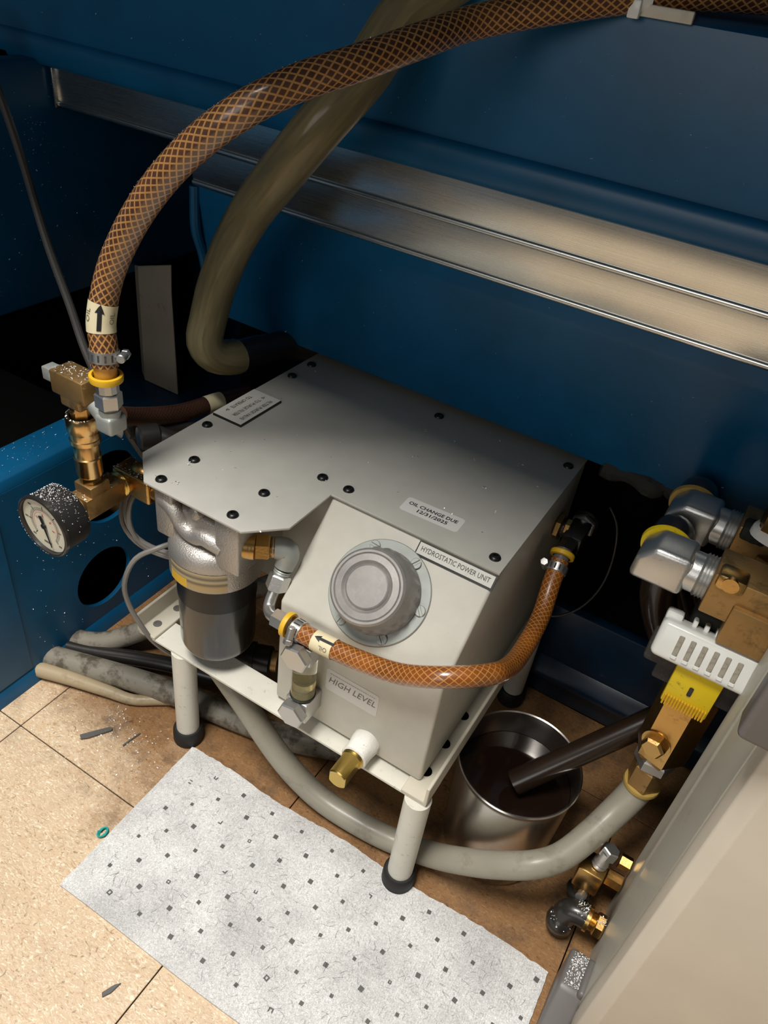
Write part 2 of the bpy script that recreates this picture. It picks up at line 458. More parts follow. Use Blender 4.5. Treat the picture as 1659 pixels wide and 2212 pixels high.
class B:
    def __init__(s):
        s.bm = bmesh.new()
        s.uv = s.bm.loops.layers.uv.new('UVMap')

    def verts(s, pts):
        return [s.bm.verts.new(p) for p in pts]

    def face(s, vs):
        try:
            return s.bm.faces.new(vs)
        except ValueError:
            return None

    def box(s, lo, hi, bev=0.0, seg=2, rot=None, piv=None):
        x0, y0, z0 = lo
        x1, y1, z1 = hi
        t = bmesh.new()
        bmesh.ops.create_cube(t, size=1.0)
        for v in t.verts:
            v.co = Vector(((v.co.x + .5) * (x1 - x0) + x0, (v.co.y + .5) * (y1 - y0) + y0, (v.co.z + .5) * (z1 - z0) + z0))
        if bev > 0:
            bmesh.ops.bevel(t, geom=t.edges[:], offset=bev, segments=seg, profile=0.5, affect='EDGES')
        s._merge(t, rot, piv)
        return s

    def _merge(s, t, rot=None, piv=None):
        if rot is not None:
            p = Vector(piv)
            for v in t.verts:
                v.co = p + rot @ (v.co - p)
        mp = {}
        for v in t.verts:
            mp[v] = s.bm.verts.new(v.co)
        for f in t.faces:
            s.face([mp[v] for v in f.verts])
        t.free()

    def lathe(s, prof, org, axis, n=32, phase=0.0, wob=None):
        x, y, a = frame(axis)
        o = Vector(org)
        rings = []
        for k, (r, h) in enumerate(prof):
            if r < 1e-6:
                rings.append([s.bm.verts.new(o + a * h)])
            else:
                ring = []
                for j in range(n):
                    t = phase + 2 * math.pi * j / n
                    rr = r * (wob(k, t) if wob else 1)
                    ring.append(s.bm.verts.new(o + a * h + x * rr * math.cos(t) + y * rr * math.sin(t)))
                rings.append(ring)
        for r0, r1 in zip(rings[:-1], rings[1:]):
            if len(r0) == 1 and len(r1) == 1:
                continue
            for j in range(n):
                k = (j + 1) % n
                if len(r0) == 1:
                    s.face([r0[0], r1[k], r1[j]])
                elif len(r1) == 1:
                    s.face([r0[j], r0[k], r1[0]])
                else:
                    s.face([r0[j], r0[k], r1[k], r1[j]])
        return s

    def cyl(s, p0, p1, r0, r1=None, n=24, bev=0.0):
        p0 = Vector(p0)
        d = Vector(p1) - p0
        h = d.length
        r1 = r0 if r1 is None else r1
        if bev > 0:
            pr = [(0, 0), (r0 - bev, 0), (r0, bev), (r1, h - bev), (r1 - bev, h), (0, h)]
        else:
            pr = [(0, 0), (r0, 0), (r1, h), (0, h)]
        return s.lathe(pr, p0, d, n)

    def hexa(s, p0, p1, r, n=6, phase=0.0, bev=0.12):
        p0 = Vector(p0)
        d = Vector(p1) - p0
        h = d.length
        b = r * bev
        return s.lathe([(0, 0), (r - b, 0), (r, b), (r, h - b), (r - b, h), (0, h)], p0, d, n, phase)

    def prism(s, poly, vec, bev=0.0, seg=2):
        t = bmesh.new()
        v = Vector(vec)
        a = [t.verts.new(Vector(p)) for p in poly]
        b = [t.verts.new(Vector(p) + v) for p in poly]
        t.faces.new(a)
        t.faces.new(list(reversed(b)))
        k = len(poly)
        for i in range(k):
            j = (i + 1) % k
            t.faces.new([a[j], a[i], b[i], b[j]])
        bmesh.ops.recalc_face_normals(t, faces=t.faces[:])
        if bev > 0:
            bmesh.ops.bevel(t, geom=t.edges[:], offset=bev, segments=seg, profile=0.5, affect='EDGES')
        s._merge(t)
        return s

    def tube(s, pts, r, n=16, res=0.006, caps=True, arc0=0.0):
        P, T, X, Y = path(pts, res)
        rings = []
        u = [0.0]
        for i in range(1, len(P)):
            u.append(u[-1] + (P[i] - P[i - 1]).length)
        for i in range(len(P)):
            rr = r(u[i] / u[-1]) if callable(r) else r
            rings.append([s.bm.verts.new(P[i] + X[i] * rr * math.cos(2 * math.pi * j / n) + Y[i] * rr * math.sin(2 * math.pi * j / n)) for j in range(n)])
        for i in range(len(P) - 1):
            for j in range(n):
                k = (j + 1) % n
                f = s.face([rings[i][j], rings[i][k], rings[i + 1][k], rings[i + 1][j]])
                if f:
                    for lp, (uu, vv) in zip(f.loops, ((u[i], j / n), (u[i], (j + 1) / n), (u[i + 1], (j + 1) / n), (u[i + 1], j / n))):
                        lp[s.uv].uv = (uu + arc0, vv)
        if caps:
            s.face(list(reversed(rings[0])))
            s.face(rings[-1])
        return s

    def sphere(s, c, r, sx=1, sy=1, sz=1, seg=16):
        t = bmesh.new()
        bmesh.ops.create_uvsphere(t, u_segments=seg, v_segments=seg // 2 + 2, radius=r)
        for v in t.verts:
            v.co = Vector(c) + Vector((v.co.x * sx, v.co.y * sy, v.co.z * sz))
        s._merge(t)
        return s

    def obj(s, name, m, parent=None, smooth=35, norm=True):
        if norm:
            bmesh.ops.recalc_face_normals(s.bm, faces=s.bm.faces[:])
        me = bpy.data.meshes.new(name)
        co = [v.co for v in s.bm.verts]
        c = Vector(((min(v.x for v in co) + max(v.x for v in co)) / 2, (min(v.y for v in co) + max(v.y for v in co)) / 2, min(v.z for v in co)))
        bmesh.ops.translate(s.bm, verts=s.bm.verts[:], vec=-c)
        s.bm.to_mesh(me)
        s.bm.free()
        return link(name, me, c, m, parent, smooth)


def link(name, me, loc, m, parent=None, smooth=35):
    if m is not None:
        me.materials.append(M[m] if isinstance(m, str) else m)
    if smooth:
        me.shade_smooth()
        me.set_sharp_from_angle(angle=math.radians(smooth))
    o = bpy.data.objects.new(name, me)
    C.objects.link(o)
    put(o, loc, parent)
    return o


WORLD = {}


def put(o, loc, parent):
    """loc is a world position; parents are never rotated, so the offset is a plain subtraction"""
    loc = Vector(loc)
    if parent is not None:
        o.parent = parent
        o.location = loc - WORLD[parent.name]
    else:
        o.location = loc
    WORLD[o.name] = loc


def thing(name, label, cat, loc=(0, 0, 0), group=None):
    o = bpy.data.objects.new(name, None)
    o.empty_display_size = 0.02
    C.objects.link(o)
    put(o, loc, None)
    return tag(o, label, cat, group)


def tag(o, label, cat, group=None, kind=None):
    o['label'] = label
    o['category'] = cat
    if group:
        o['group'] = group
    if kind:
        o['kind'] = kind
    return o


def dup(o, loc, parent, rot=None):
    c = o.copy()
    C.objects.link(c)
    put(c, loc, parent)
    if rot is not None:
        c.rotation_euler = rot
    for ch in [k for k in o.children]:
        d = ch.copy()
        C.objects.link(d)
        d.parent = c
        WORLD[d.name] = WORLD[c.name] + d.location
    return c


def catmull(pts, res):
    pts = [Vector(p) for p in pts]
    if len(pts) == 2:
        n = max(2, int((pts[1] - pts[0]).length / res))
        return [pts[0].lerp(pts[1], i / n) for i in range(n + 1)]
    e = [pts[0] * 2 - pts[1]] + pts + [pts[-1] * 2 - pts[-2]]
    out = []
    for i in range(1, len(e) - 2):
        p0, p1, p2, p3 = e[i - 1:i + 3]
        # centripetal parameterisation keeps the curve tight through uneven points
        t0 = 0.0
        t1 = t0 + max((p1 - p0).length, 1e-6) ** 0.5
        t2 = t1 + max((p2 - p1).length, 1e-6) ** 0.5
        t3 = t2 + max((p3 - p2).length, 1e-6) ** 0.5
        n = max(2, int((p2 - p1).length / res))
        for k in range(n):
            t = t1 + (t2 - t1) * k / n
            A1 = p0 * ((t1 - t) / (t1 - t0)) + p1 * ((t - t0) / (t1 - t0))
            A2 = p1 * ((t2 - t) / (t2 - t1)) + p2 * ((t - t1) / (t2 - t1))
            A3 = p2 * ((t3 - t) / (t3 - t2)) + p3 * ((t - t2) / (t3 - t2))
            B1 = A1 * ((t2 - t) / (t2 - t0)) + A2 * ((t - t0) / (t2 - t0))
            B2 = A2 * ((t3 - t) / (t3 - t1)) + A3 * ((t - t1) / (t3 - t1))
            out.append(B1 * ((t2 - t) / (t2 - t1)) + B2 * ((t - t1) / (t2 - t1)))
    out.append(pts[-1])
    return out


def path(pts, res=0.006):
    P = catmull(pts, res)
    T = []
    for i in range(len(P)):
        T.append((P[min(i + 1, len(P) - 1)] - P[max(i - 1, 0)]).normalized())
    x, y, a = frame(T[0])
    X, Y = [x], [y]
    for i in range(1, len(P)):
        x = X[-1] - T[i] * X[-1].dot(T[i])
        x.normalize()
        X.append(x)
        Y.append(T[i].cross(x).normalized())
    return P, T, X, Y


def text2d(body, size, shear=0.0, bold=0.0, spacing=1.0):
    cu = bpy.data.curves.new('lettering', 'FONT')
    cu.body = body
    cu.size = size
    cu.align_x = 'CENTER'
    cu.align_y = 'CENTER'
    cu.shear = shear
    cu.offset = bold
    cu.space_character = spacing
    cu.space_line = 0.85
    cu.resolution_u = 2
    ob = bpy.data.objects.new('lettering', cu)
    me = bpy.data.meshes.new_from_object(ob)
    vs = [(v.co.x, v.co.y) for v in me.vertices]
    fs = [tuple(p.vertices) for p in me.polygons]
    bpy.data.objects.remove(ob)
    bpy.data.curves.remove(cu)
    bpy.data.meshes.remove(me)
    return vs, fs


def flat(name, vs, fs, org, xd, yd, m, parent):
    o, xd, yd = Vector(org), Vector(xd).normalized(), Vector(yd).normalized()
    me = bpy.data.meshes.new(name)
    me.from_pydata([tuple(xd * a + yd * b) for a, b in vs], [], fs)
    return link(name, me, o, m, parent, 0)


def lettering(body, size, org, xd, yd, m, parent, width=None, **kw):
    vs, fs = text2d(body, size, **kw)
    if width and vs:
        x0, x1 = min(v[0] for v in vs), max(v[0] for v in vs)
        k = width / (x1 - x0)
        vs = [((a - (x0 + x1) / 2) * k, b) for a, b in vs]
    return flat('lettering', vs, fs, org, xd, yd, m, parent)


def screw_mesh(r, h, kind):
    b = B()
    if kind == 'button':      # black socket button head
        b.lathe([(0, h * 0.35), (r * 0.33, h * 0.35), (r * 0.36, h), (r * 0.6, h * 0.95), (r * 0.88, h * 0.6), (r, h * 0.12), (r, 0), (0, 0)], (0, 0, 0), (0, 0, 1), 20)
    return b


# =========================================================================================
# SETTING: floor of vinyl tiles
# =========================================================================================
b = B()
b.box((-1.2, -1.2, -0.03), (1.6, 1.1, -0.0035))
floor = b.obj('floor', 'voidblack')
floor['kind'] = 'structure'
floor['label'] = 'tan streaked vinyl tile floor stained brown with oil'
TS = 0.3048
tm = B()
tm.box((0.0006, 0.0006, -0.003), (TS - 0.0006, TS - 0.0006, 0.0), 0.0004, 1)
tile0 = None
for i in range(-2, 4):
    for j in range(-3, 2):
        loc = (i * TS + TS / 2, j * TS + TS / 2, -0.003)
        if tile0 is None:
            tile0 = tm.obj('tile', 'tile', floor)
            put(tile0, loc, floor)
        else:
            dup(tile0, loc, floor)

# =========================================================================================
# BLUE MACHINE: body at the back with its stainless strips
# =========================================================================================
mb = thing('blue_machine', 'large dark blue painted machine body with stainless strips behind the power unit', 'machine', (0.3, 0.5, 0))
b = B()
prof = [(0.8, 0.731), (0.338, 0.731), (0.331, 0.727), (0.33, 0.72), (0.33, 0.623)]
for k in range(7):                                  # rolled lower lip
    a = math.pi * k / 6
    prof.append((0.327 - 0.0045 * math.sin(a), 0.6085 + 0.0135 * math.cos(a)))
prof += [(0.336, 0.593), (0.8, 0.593)]
b.prism([(-1.0, y, z) for y, z in prof], (2.6, 0, 0))
b.obj('upper_housing', 'blue', mb)


def strip(x0, y, zt, zb, name):
    b = B()
    pr = [(y + 0.012, zt), (y, zt), (y, zb + 0.006)]
    for k in range(7):                              # small rolled edge
        a = math.pi * k / 6
        pr.append((y + 0.0005 - 0.0022 * math.sin(a), zb + 0.002 + 0.003 * math.cos(a)))
    pr.append((y + 0.012, zb - 0.001))
    b.prism([(x0, yy, zz) for yy, zz in pr], (1.6, 0, 0))
    return b.obj(name, 'stainless', mb)


strip(-0.225, 0.3395, 0.592, 0.5555, 'stainless_strip')
strip(-0.036, 0.3430, 0.560, 0.517, 'stainless_strip')
b = B()                                             # end return of the upper strip
b.box((-0.2285, 0.3355, 0.553), (-0.2245, 0.352, 0.593), 0.0015)
b.obj('strip_end', 'stainless', mb)
b = B()
b.prism([(-0.035, y, z) for y, z in ((0.346, 0.60), (0.346, 0.50), (0.371, 0.3655), (0.62, 0.3655), (0.62, 0.60))], (1.535, 0, 0), 0.003)
b.obj('lower_panel', 'blue', mb)
b = B()                                             # added unseen slab above the frame, shading the lid and wall
b.box((-0.6, -0.005, 0.845), (1.8, 1.0, 0.90), 0.01)
b.obj('added_shade_tray', 'blue', mb)
b = B()                                             # weld bead on the panel's left corner
b.tube([(-0.036, 0.345, 0.515), (-0.0355, 0.3445, 0.47), (-0.036, 0.355, 0.44), (-0.036, 0.364, 0.395)], 0.0055, 10)
b.obj('weld_bead', 'blue', mb)
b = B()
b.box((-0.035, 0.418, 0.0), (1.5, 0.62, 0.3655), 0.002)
b.obj('base_wall', 'voidblack', mb)
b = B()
b.box((0.20, 0.404, 0.004), (1.5, 0.419, 0.150), 0.003)
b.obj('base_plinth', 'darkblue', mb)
b = B()
b.prism([(0.2, 0.404, 0.070), (0.2, 0.390, 0.052), (0.2, 0.390, 0.044), (0.2, 0.404, 0.040)], (1.3, 0, 0), 0.002)
b.obj('plinth_ledge', 'darkblue', mb)

# foam seal under the lower panel, right of the tank
b = B()
pts = []
fo = []
for k in range(24):
    x = 0.452 + k * 0.0105
    fo.append((x, 0.380 + random.uniform(-.003, .003), 0.366 + random.uniform(-.003, .003)))
b.tube(fo, lambda t: 0.012 + 0.002 * math.sin(t * 40), 10, 0.004)
tag(b.obj('foam_seal', 'foam', None), 'ragged black foam seal strip under the blue panel beside the tank', 'foam strip')

# =========================================================================================
# BLUE MACHINE PEDESTAL on the left: apron with two round cut-outs, side panel, shelf
# =========================================================================================
pd = thing('machine_pedestal', 'bright blue machine pedestal with round cut-outs at the left', 'machine', (-0.12, 0.1, 0))


def plate_with_holes(outer, holes, x, th):
    """sheet in the plane x = const, outer loop and holes given as (y, z)"""
    t = bmesh.new()
    edges = []
    for lp in [outer] + holes:
        vs = [t.verts.new((x, y, z)) for y, z in lp]
        for i in range(len(vs)):
            edges.append(t.edges.new((vs[i], vs[(i + 1) % len(vs)])))
    r = bmesh.ops.triangle_fill(t, use_beauty=True, use_dissolve=False, edges=edges)
    fs = [g for g in r['geom'] if isinstance(g, bmesh.types.BMFace)]
    e = bmesh.ops.extrude_face_region(t, geom=fs)
    bmesh.ops.translate(t, verts=[v for v in e['geom'] if isinstance(v, bmesh.types.BMVert)], vec=(-th, 0, 0))
    b = B()
    b._merge(t)
    return b


def circ(cy, cz, r, n=40):
    return [(cy + r * math.cos(2 * math.pi * k / n), cz + r * math.sin(2 * math.pi * k / n)) for k in range(n)]


b = plate_with_holes([(-0.6, 0.012), (0.305, 0.012), (0.305, 0.195), (0.245, 0.268), (-0.6, 0.268)], [circ(0.169, 0.081, 0.041), circ(0.193, 0.205, 0.046)], -0.040, 0.006)
b.obj('apron', 'blue', pd, smooth=30)
b = B()
b.prism([(-0.040, -0.6, 0.268), (-0.044, -0.6, 0.279), (-0.050, -0.6, 0.283), (-0.088, -0.6, 0.283), (-0.088, -0.6, 0.277), (-0.046, -0.6, 0.268)], (0, 0.825, 0), 0.001)
b.obj('top_flange', 'blue', pd)
b = B()
b.prism([(-0.040, -0.6, 0.0), (-0.034, -0.6, 0.0), (-0.036, -0.6, 0.014), (-0.040, -0.6, 0.02)], (0, 0.905, 0))
b.obj('bottom_flange', 'blue', pd)
b = B()
b.box((-0.040, -0.6, 0.022), (-0.0386, 0.052, 0.24), 0.0004, 1)
b.obj('cover_plate', 'blue', pd)
b = B()
b.box((-0.26, -0.6, 0.341), (-0.232, 0.7, 0.60), 0.003)
b.obj('side_panel', 'blue', pd)
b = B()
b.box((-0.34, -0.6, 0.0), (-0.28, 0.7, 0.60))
b.obj('inner_wall', 'voidblack', pd)
b = B()
b.box((-0.30, 0.30, 0.170), (-0.045, 0.62, 0.188), 0.003)
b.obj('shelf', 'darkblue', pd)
b = B()
b.box((-0.30, 0.60, 0.0), (-0.03, 0.64, 0.62))
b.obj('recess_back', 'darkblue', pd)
b = B()
b.box((-0.30, -0.6, 0.0), (-0.047, 0.305, 0.010))
b.box((-0.29, -0.6, 0.262), (-0.086, 0.225, 0.268))  # added black sheets keep the pedestal's inside and open top dark
b.obj('pedestal_void_sheets', 'voidblack', pd)

# grey folded plate standing in the recess
b = B()
b.prism([(-0.150, 0.42, 0.189), (-0.1525, 0.42, 0.340), (-0.1505, 0.42, 0.378), (-0.209, 0.42, 0.360), (-0.213, 0.42, 0.189)], (0, 0.003, 0), 0.0008, 1)
b.prism([(-0.209, 0.42, 0.360), (-0.213, 0.42, 0.189), (-0.236, 0.437, 0.189), (-0.234, 0.437, 0.350)], (0.001, 0.003, 0), 0.0005, 1)
tag(b.obj('bracket_plate', 'bracket', None), 'dull grey folded metal plate standing in the dark recess behind the brown hose', 'metal plate')

# hanging cable in front of the left panel
b = B()
b.tube([(-0.262, 0.270, 0.650), (-0.209, 0.254, 0.586), (-0.173, 0.242, 0.534), (-0.121, 0.219, 0.461), (-0.067, 0.194, 0.417), (-0.024, 0.173, 0.384), (0.007, 0.173, 0.333), (0.018, 0.181, 0.303), (0.022, 0.20, 0.26)], 0.0042, 10)
tag(b.obj('hanging_cable', 'cable', None), 'thin grey cable hanging down across the left blue panel', 'cable')

# =========================================================================================
# HYDROSTATIC POWER UNIT
# =========================================================================================
pu = thing('hydraulic_power_unit', 'beige hydraulic power unit with sloped tank and flat lid on tubular legs', 'power unit', (0.27, 0.24, 0))

# tank ------------------------------------------------------------------
b = B()
b.prism([(0.272, y, z) for y, z in ((0.103, 0.1525), (0.103, 0.281), (0.1755, 0.3545), (0.392, 0.3545), (0.392, 0.1525))], (0.162, 0, 0), 0.0028, 3)
tank = b.obj('tank', 'beige', pu)
b = B()
b.box((0.112, 0.187, 0.206), (0.274, 0.392, 0.3545), 0.002)
b.obj('pump_housing', 'beige', pu)
# lid -------------------------------------------------------------------
b = B()
b.prism([(x, y, 0.3552) for x, y in ((0.1065, 0.398), (0.1065, 0.1135), (0.139, 0.0825), (0.245, 0.0825), (0.272, 0.1115), (0.272, 0.1715), (0.4355, 0.1715), (0.4355, 0.398))], (0, 0, 0.0024), 0.0005, 2)
lid = b.obj('lid', 'lid', pu)
sm = screw_mesh(0.0052, 0.0028, 'button')
scr = None
for x, y in ((0.118, 0.357), (0.118, 0.321), (0.281, 0.357), (0.424, 0.361), (0.118, 0.186), (0.149, 0.134), (0.148, 0.094), (0.227, 0.135), (0.226, 0.095), (0.252, 0.187), (0.280, 0.187), (0.424, 0.187)):
    if scr is None:
        scr = sm.obj('screw', 'black', lid)
        put(scr, (x, y, 0.3576), lid)
    else:
        dup(scr, (x, y, 0.3576), lid)
# purge plate
b = B()
b.box((0.1095, 0.2035, 0.3576), (0.1445, 0.2675, 0.3598), 0.0002, 1)
b.obj('purge_plate_backing', 'black', lid)
b = B()
b.box((0.1092, 0.2045, 0.3598), (0.1437, 0.2672, 0.3604), 0.0001, 1)
pp = b.obj('purge_plate', 'plate', lid)
pp['label'] = 'white engraved filter purge valve instruction plate on the lid'
for txt, xx, wd in (('FILTER PURGE VALVE', 0.1375, 0.047), ('\u25c1 TO PURGE FILTER', 0.1275, 0.047), ('TO OPERATE \u25b7', 0.1165, 0.036)):
    if '\u25c1' in txt or '\u25b7' in txt:
        s_ = txt.replace('\u25c1 ', '').replace(' \u25b7', '')
        lettering(s_, 0.0062, (xx, 0.2352 + (-0.0025 if '\u25c1' in txt else 0.0025), 0.3606), (0, -1, 0), (1, 0, 0), 'ink', lid, width=wd - 0.006)
        yy = 0.2352 + (wd / 2 + 0.0005 if '\u25c1' in txt else -wd / 2 - 0.0005)
        sgn = 1 if '\u25c1' in txt else -1
        o_, i_ = [(0.0024 * sgn, 0), (-0.0018 * sgn, 0.0019), (-0.0018 * sgn, -0.0019)], [(0.0013 * sgn, 0), (-0.0012 * sgn, 0.0010), (-0.0012 * sgn, -0.0010)]
        flat('lettering', [(-a, c) for a, c in o_ + i_], [(0, 1, 4, 3), (1, 2, 5, 4), (2, 0, 3, 5)], (xx, yy, 0.3606), (0, -1, 0), (1, 0, 0), 'ink', lid)
    else:
        lettering(txt, 0.0062, (xx, 0.2352, 0.3606), (0, -1, 0), (1, 0, 0), 'ink', lid, width=wd)


def rrect(w_, h_, r, n=6):
    pts = []
    for cx, cy, a0 in ((w_ / 2 - r, h_ / 2 - r, 0), (-w_ / 2 + r, h_ / 2 - r, 90), (-w_ / 2 + r, -h_ / 2 + r, 180), (w_ / 2 - r, -h_ / 2 + r, 270)):
        for k in range(n):
            a = math.radians(a0 + 90 * k / (n - 1))
            pts.append((cx + r * math.cos(a), cy + r * math.sin(a)))
    return pts


ang = math.radians(2.5)
xd, yd = (math.cos(ang), math.sin(ang), 0), (-math.sin(ang), math.cos(ang), 0)
pts = rrect(0.056, 0.0215, 0.0035)
st = flat('oil_change_sticker', pts, [tuple(range(len(pts)))], (0.3555, 0.2045, 0.35775), xd, yd, 'paper', lid)
st['label'] = 'white oil change sticker with black text'
lettering('OIL CHANGE DUE', 0.0062, (0.3550, 0.2072, 0.3579), xd, yd, 'ink', lid, width=0.047, bold=0.00012)
lettering('12/31/2025', 0.0062, (0.3575, 0.2005, 0.3579), xd, yd, 'ink', lid, width=0.029, bold=0.00012)

# nameplate on the slope --------------------------------------------------
SU = Vector((0, 1, 1)).normalized()
SN = Vector((0, -1, 1)).normalized()


def slope(x, s_, h=0.0):
    """point on the sloped face: s_ metres up from the bend, h metres out along its normal"""
    return Vector((x, 0.103, 0.2815)) + SU * s_ + SN * h


def slab(w_, h_, th, org, xd, yd, nd, name, m, parent, r=None):
    b = B()
    xd, yd, nd = Vector(xd), Vector(yd), Vector(nd)
    poly = rrect(w_, h_, r, 4) if r else [(-w_ / 2, -h_ / 2), (w_ / 2, -h_ / 2), (w_ / 2, h_ / 2), (-w_ / 2, h_ / 2)]
    b.prism([Vector(org) + xd * a + yd * c for a, c in poly], nd * th)
    return b.obj(name, m, parent, 0)


slab(0.0724, 0.0128, 0.0012, slope(0.3986, 0.0932, 0.0001), (1, 0, 0), SU, SN, 'nameplate_backing', 'black', pu)
np_ = slab(0.0696, 0.0102, 0.0006, slope(0.3984, 0.0937, 0.0013), (1, 0, 0), SU, SN, 'nameplate', 'plate', pu)
np_['label'] = 'white engraved power unit nameplate with black border'
lettering('HYDROSTATIC POWER UNIT', 0.0062, slope(0.3984, 0.0938, 0.0021), (1, 0, 0), SU, 'ink', np_, width=0.0635)

# HIGH LEVEL label -----------------------------------------------------------
hl = slab(0.0545, 0.0275, 0.0003, (0.3535, 0.1030, 0.218), (1, 0, 0), (0, 0, 1), (0, -1, 0), 'level_label', 'paper', pu, r=0.002)
hl['label'] = 'white high level label with dashed line'
lettering('HIGH LEVEL', 0.0108, (0.3540, 0.1025, 0.2185), (1, 0, 0), (0, 0, 1), 'greyink', hl, width=0.049, shear=0.25)
vs, fs = [], []
for k in range(22):
    x0 = -0.0235 + k * 0.00215
    q = len(vs)
    vs += [(x0, 0), (x0 + 0.0014, 0), (x0 + 0.0014, 0.00045), (x0, 0.00045)]
    fs.append((q, q + 1, q + 2, q + 3))
flat('dashed_line', vs, fs, (0.3540, 0.1025, 0.2268), (1, 0, 0), (0, 0, 1), 'greyink', hl)

# filler flange and cap on the slope -----------------------------------------------
FC = slope(0.350, 0.0455, 0.0)
b = B()
b.lathe([(0, 0.0), (0.0452, 0.0), (0.0452, 0.0016), (0.0446, 0.0021), (0, 0.0021)], FC, SN, 64)
fl = b.obj('filler_flange', 'zinc', pu)
for k in range(6):
    a = math.radians(2 + 60 * k)
    p = FC + Vector((1, 0, 0)) * 0.0395 * math.cos(a) + SU * 0.0395 * math.sin(a) + SN * 0.0021
    b = B()
    g = random.uniform(0, 3.14)
    dx = Vector((1, 0, 0)) * math.cos(g) + SU * math.sin(g)
    dy = SN.cross(dx)
    # slotted pan head: two half discs with a recessed slot between
    for sg in (-1, 1):
        pl = []
        for j in range(9):
            t_ = math.radians(12 + 156 * j / 8) * sg
            pl.append(p + dx * 0.0047 * math.cos(t_) + dy * 0.0047 * math.sin(t_))
        b.prism(pl, SN * 0.0021, 0.0004, 1)
    b.lathe([(0, 0), (0.0046, 0), (0.0046, 0.0011), (0, 0.0011)], p, SN, 18)
    b.obj('flange_screw', 'zinc', fl)


def scal(k, t):
    return 1 + (0.018 * math.cos(22 * t) if k in (2, 3, 4) else 0)


b = B()
b.lathe([(0.036, 0.0021), (0.0368, 0.004), (0.0362, 0.006), (0.0362, 0.012), (0.0355, 0.0165), (0.0338, 0.0195), (0.0330, 0.0235), (0.0325, 0.030), (0.0318, 0.0335), (0.0300, 0.0352), (0.0282, 0.0352), (0.0275, 0.0342), (0.0268, 0.0352), (0.0215, 0.0355), (0.0190, 0.0335), (0.0180, 0.0350), (0.0170, 0.0356), (0, 0.0358)], FC, SN, 110, 0.0, scal)
cap = b.obj('filler_cap', 'capmetal', pu, 14)
cap['label'] = 'round dull grey filler breather cap with scalloped rim'

# sight glass -------------------------------------------------------------------
b = B()
b.cyl((0.312, 0.0885, 0.196), (0.312, 0.0885, 0.254), 0.0112, n=28)
sg = b.obj('sight_glass', 'glass', pu)
b = B()
b.cyl((0.312, 0.0885, 0.197), (0.312, 0.0885, 0.221), 0.0098, n=24)
b.obj('sight_oil', 'sightoil', sg)
for zz, z0_, z1_ in ((0.1865, 0.174, 0.199), (0.2615, 0.2500, 0.2705)):
    b = B()
    b.box((0.3005, 0.0785, z0_), (0.3235, 0.1032, z1_), 0.0015)
    blk = b.obj('sight_block', 'steel', pu)
    b = B()
    b.hexa((0.312, 0.0785, zz), (0.312, 0.0690, zz), 0.0140, 6, 0.2, 0.1)
    b.obj('sight_bolt', 'steel', blk, 25)
b = B()
b.lathe([(0.0102, 0), (0.0118, 0.0006), (0.0118, 0.002), (0.0102, 0.0026)], (0.312, 0.0885, 0.1995), (0, 0, 1), 24)
b.obj('seal_ring', 'rubber', sg)

# drain stub ------------------------------------------------------------------------
b = B()
b.lathe([(0, 0), (0.0132, 0), (0.0136, 0.006), (0.0124, 0.014), (0.0126, 0.0225), (0.0110, 0.0235), (0, 0.0235)], (0.376, 0.1035, 0.166), (0, -1, 0), 28, 0, lambda k, t: 1 + 0.03 * math.sin(5 * t + k))
b.obj('drain_stub', 'tape', pu)
b = B()
b.lathe([(0.0104, 0), (0.0108, 0.001), (0.0100, 0.002), (0.0108, 0.003), (0.0100, 0.004), (0.0, 0.004)], (0.376, 0.081, 0.166), (0, -1, 0), 24)
b.lathe([(0, 0.0035), (0.0098, 0.0035), (0.0103, 0.005), (0.0103, 0.0265), (0.0093, 0.0275), (0, 0.0275)], (0.376, 0.081, 0.166), (0, -1, 0), 28, 0,
        lambda k, t: 1.0 if k < 1 else min(1.0, 0.80 / max(abs(math.cos(t)), 1e-3)) if abs(math.cos(t)) > 0.80 else 1.0)
b.obj('drain_plug', 'drainbrass', pu, 25)

# frame -------------------------------------------------------------------------------
b = B()
b.box((0.106, 0.0885, 0.1450), (0.449, 0.119, 0.1485), 0.0005, 1)
b.obj('front_bar', 'offwhite', pu)


def angle(x_in, x_out, name='angle_rail'):
    sg_ = 1 if x_out > x_in else -1
    b = B()
    t = 0.0032
    b.prism([(x_in, 0.0875, 0.1487), (x_out, 0.0875, 0.1487), (x_out, 0.0875, 0.173), (x_out - sg_ * t, 0.0875, 0.173), (x_out - sg_ * t, 0.0875, 0.1522), (x_in, 0.0875, 0.1522)], (0, 0.312, 0), 0.0006, 1)
    return b.obj(name, 'cream', pu)


ra = angle(0.4235, 0.4495)
la = angle(0.1285, 0.1050)
b = B()
b.lathe([(0, 0.0004), (0.002, 0.0004), (0.0022, 0.0008), (0.0046, 0.0004), (0.0046, 0)], (0, 0, 0), (0, 0, 1), 18)
fs0 = b.obj('flat_screw', 'greyplastic', la)
put(fs0, (0.1170, 0.1040, 0.1522), la)
dup(fs0, (0.1175, 0.1330, 0.1522), la)
for y in (0.1285, 0.165, 0.205):
    b = B()
    b.lathe([(0, 0.0004), (0.0055, 0.0004), (0.0055, 0), (0, 0)], (0.4335, y - 0.012, 0.1522), (0, 0, 1), 18)
    b.obj('slot_hole', 'voidblack', ra)
b = B()
b.cyl((0, 0, 0.018), (0, 0, 0.1452), 0.0125, n=32)
leg0 = b.obj('leg', 'offwhite', pu)
b = B()
b.lathe([(0, 0), (0.0160, 0), (0.0168, 0.003), (0.0164, 0.006), (0.0168, 0.009), (0.0164, 0.018), (0.0145, 0.0205), (0.0124, 0.0205), (0.0124, 0.0185), (0, 0.0185)], (0, 0, 0), (0, 0, 1), 32)
ft0 = b.obj('rubber_foot', 'rubber', leg0)
